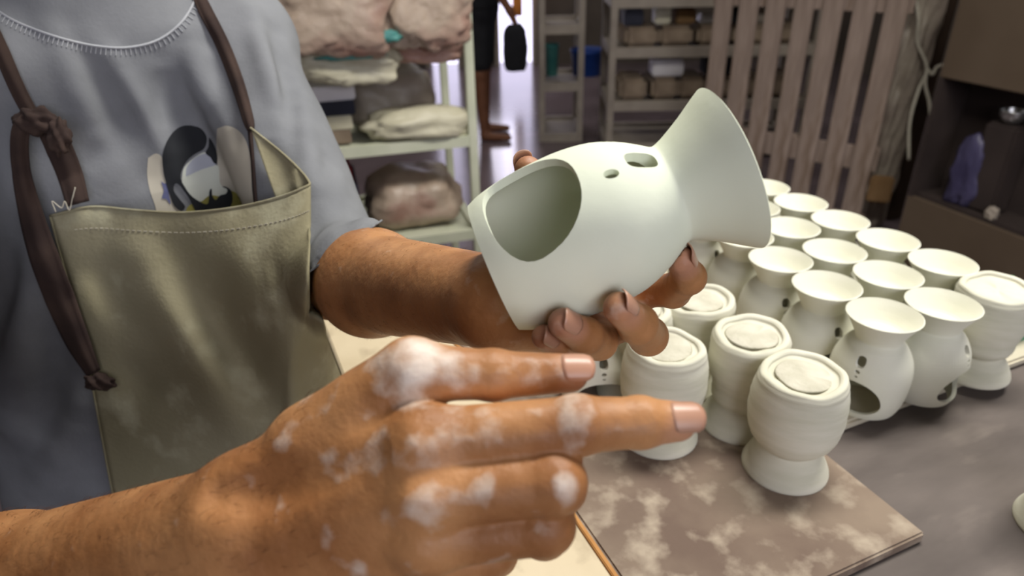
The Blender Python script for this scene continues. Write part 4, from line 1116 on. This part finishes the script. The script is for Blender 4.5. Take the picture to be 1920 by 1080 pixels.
def bowl_mesh(r, h):
    me = lathe(smooth_prof([(0, 0), (r*.5, .002), (r*.9, h*.5), (r, h), (r*.97, h), (r*.86, h*.5), (r*.45, .01), (0, .01)], 3), 32); fix_normals(me); return me
q = CP(1815, 330, .06); tag(crumple('plastic_bag', (q[0], q[1], .417), (.12, .07, (CP(1815, 262, .06)[2]-.417)*1.0), M['purple'], 31, rzc, amp=.3), 'dark violet crumpled bag inside the open compartment', 'bag')
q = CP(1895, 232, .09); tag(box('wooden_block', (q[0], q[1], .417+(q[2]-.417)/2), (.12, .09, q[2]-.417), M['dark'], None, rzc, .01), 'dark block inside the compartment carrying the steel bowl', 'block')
o = link('steel_bowl', bowl_mesh(.045, .045), M['steel'], smooth=True); o.location = (q[0], q[1], q[2]+.001); tag(o, 'small steel bowl at the right edge inside the dark compartment', 'bowl')
q = CP(1860, 400, .03); tag(crumple('rag', (q[0], q[1], .417), (.04, .03, .04), M['plastic_grey'], 33, rzc, amp=.3), 'small pale rag on the compartment floor', 'rag')
q = G(1906, 528, BZ+.10)
tag(crumple('sponge', (q[0]+.035, q[1]+.05, TZ), (.07, .06, .085), M['green'], 35, .3, amp=.05, sq=4), 'green sponge standing behind the upturned burner at the right edge', 'sponge')

# person in the background
fx, fy = G(918, 262, 0)[:2]
bgp = empty('person', (fx, fy, 0), label='barefoot person in black shorts walking in the far background, holding a dark bag', cat='person')
def bq(x, y, z): return np.array([fx+x, fy+y, z])
SK = [seg(bq(-.03, 0, .05), bq(-.05, .0, .48), .036, .052), seg(bq(-.05, 0, .48), bq(-.02, .03, .88), .058, .085), seg(bq(-.03, -.01, .03), bq(.14, -.05, .025), .034, .024),
      seg(bq(-.04, .26, .05), bq(-.03, .22, .48), .036, .052), seg(bq(-.03, .22, .48), bq(-.02, .1, .88), .058, .085), seg(bq(-.04, .25, .03), bq(.13, .22, .025), .034, .024),
      seg(bq(-.02, .06, .92), bq(-.01, .06, 1.38), .15, .14, (1, 0, 0), .68), seg(bq(-.01, .06, 1.4), bq(0, .06, 1.55), .055, .05), seg(bq(.01, .06, 1.62), bq(.01, .06, 1.64), .09, .09), seg(bq(.04, .06, 1.56), bq(.05, .06, 1.56), .055),
      seg(bq(-.01, -.13, 1.38), bq(.04, -.16, 1.10), .045, .036), seg(bq(.04, -.16, 1.10), bq(.17, -.15, .90), .036, .025), seg(bq(.17, -.15, .90), bq(.20, -.15, .83), .026, .02),
      seg(bq(-.01, .25, 1.38), bq(-.03, .28, 1.10), .045, .036), seg(bq(-.03, .28, 1.10), bq(.0, .27, .86), .036, .025), seg(bq(.0, .27, .86), bq(.01, .27, .78), .026, .02)]
f_ = chain(SK, .02); lo, hi = prim_bounds(SK)
V, Q = isosurface(lambda X: np.maximum(f_(X), .002-X[:, 2]), lo-.03, hi+.03, .011)
def bgadd(n, V, Q, mt): o = link(n, np_mesh(V-np.array([fx, fy, 0]), Q), mt, bgp); return o
bgadd('body', V, Q, M['bgskin'])
CL = [seg(bq(-.045, 0, .56), bq(-.02, .03, .90), .085, .10), seg(bq(-.03, .2, .56), bq(-.02, .1, .90), .085, .10), seg(bq(-.02, .06, .92), bq(-.01, .06, 1.36), .165, .155, (1, 0, 0), .72)]
f2 = chain(CL, .02); V, Q = isosurface(f2, prim_bounds(CL)[0]-.03, prim_bounds(CL)[1]+.03, .012)
k = V[:, 2] > .50; V1, Q1 = submesh(V, Q, k & (V[:, 2] < .93)); bgadd('shorts', V1, Q1, M['black'])
V1, Q1 = submesh(V, Q, V[:, 2] >= .90); bgadd('shirt', V1, Q1, M['black'])
hr = [seg(bq(-.005, .06, 1.65), bq(-.005, .06, 1.66), .096)]; V, Q = isosurface(chain(hr, .01), prim_bounds(hr)[0]-.02, prim_bounds(hr)[1]+.02, .012)
V1, Q1 = submesh(V, Q, (V[:, 2] > 1.60) & (V[:, 0] < fx+.06)); bgadd('hair', V1, Q1, M['hair'])
o = crumple('bag', (fx+.20, fy-.15, .52), (.16, .12, .30), M['black'], 41, 0, amp=.1); tag(o, 'dark bag hanging from the hand of the person in the background', 'bag')
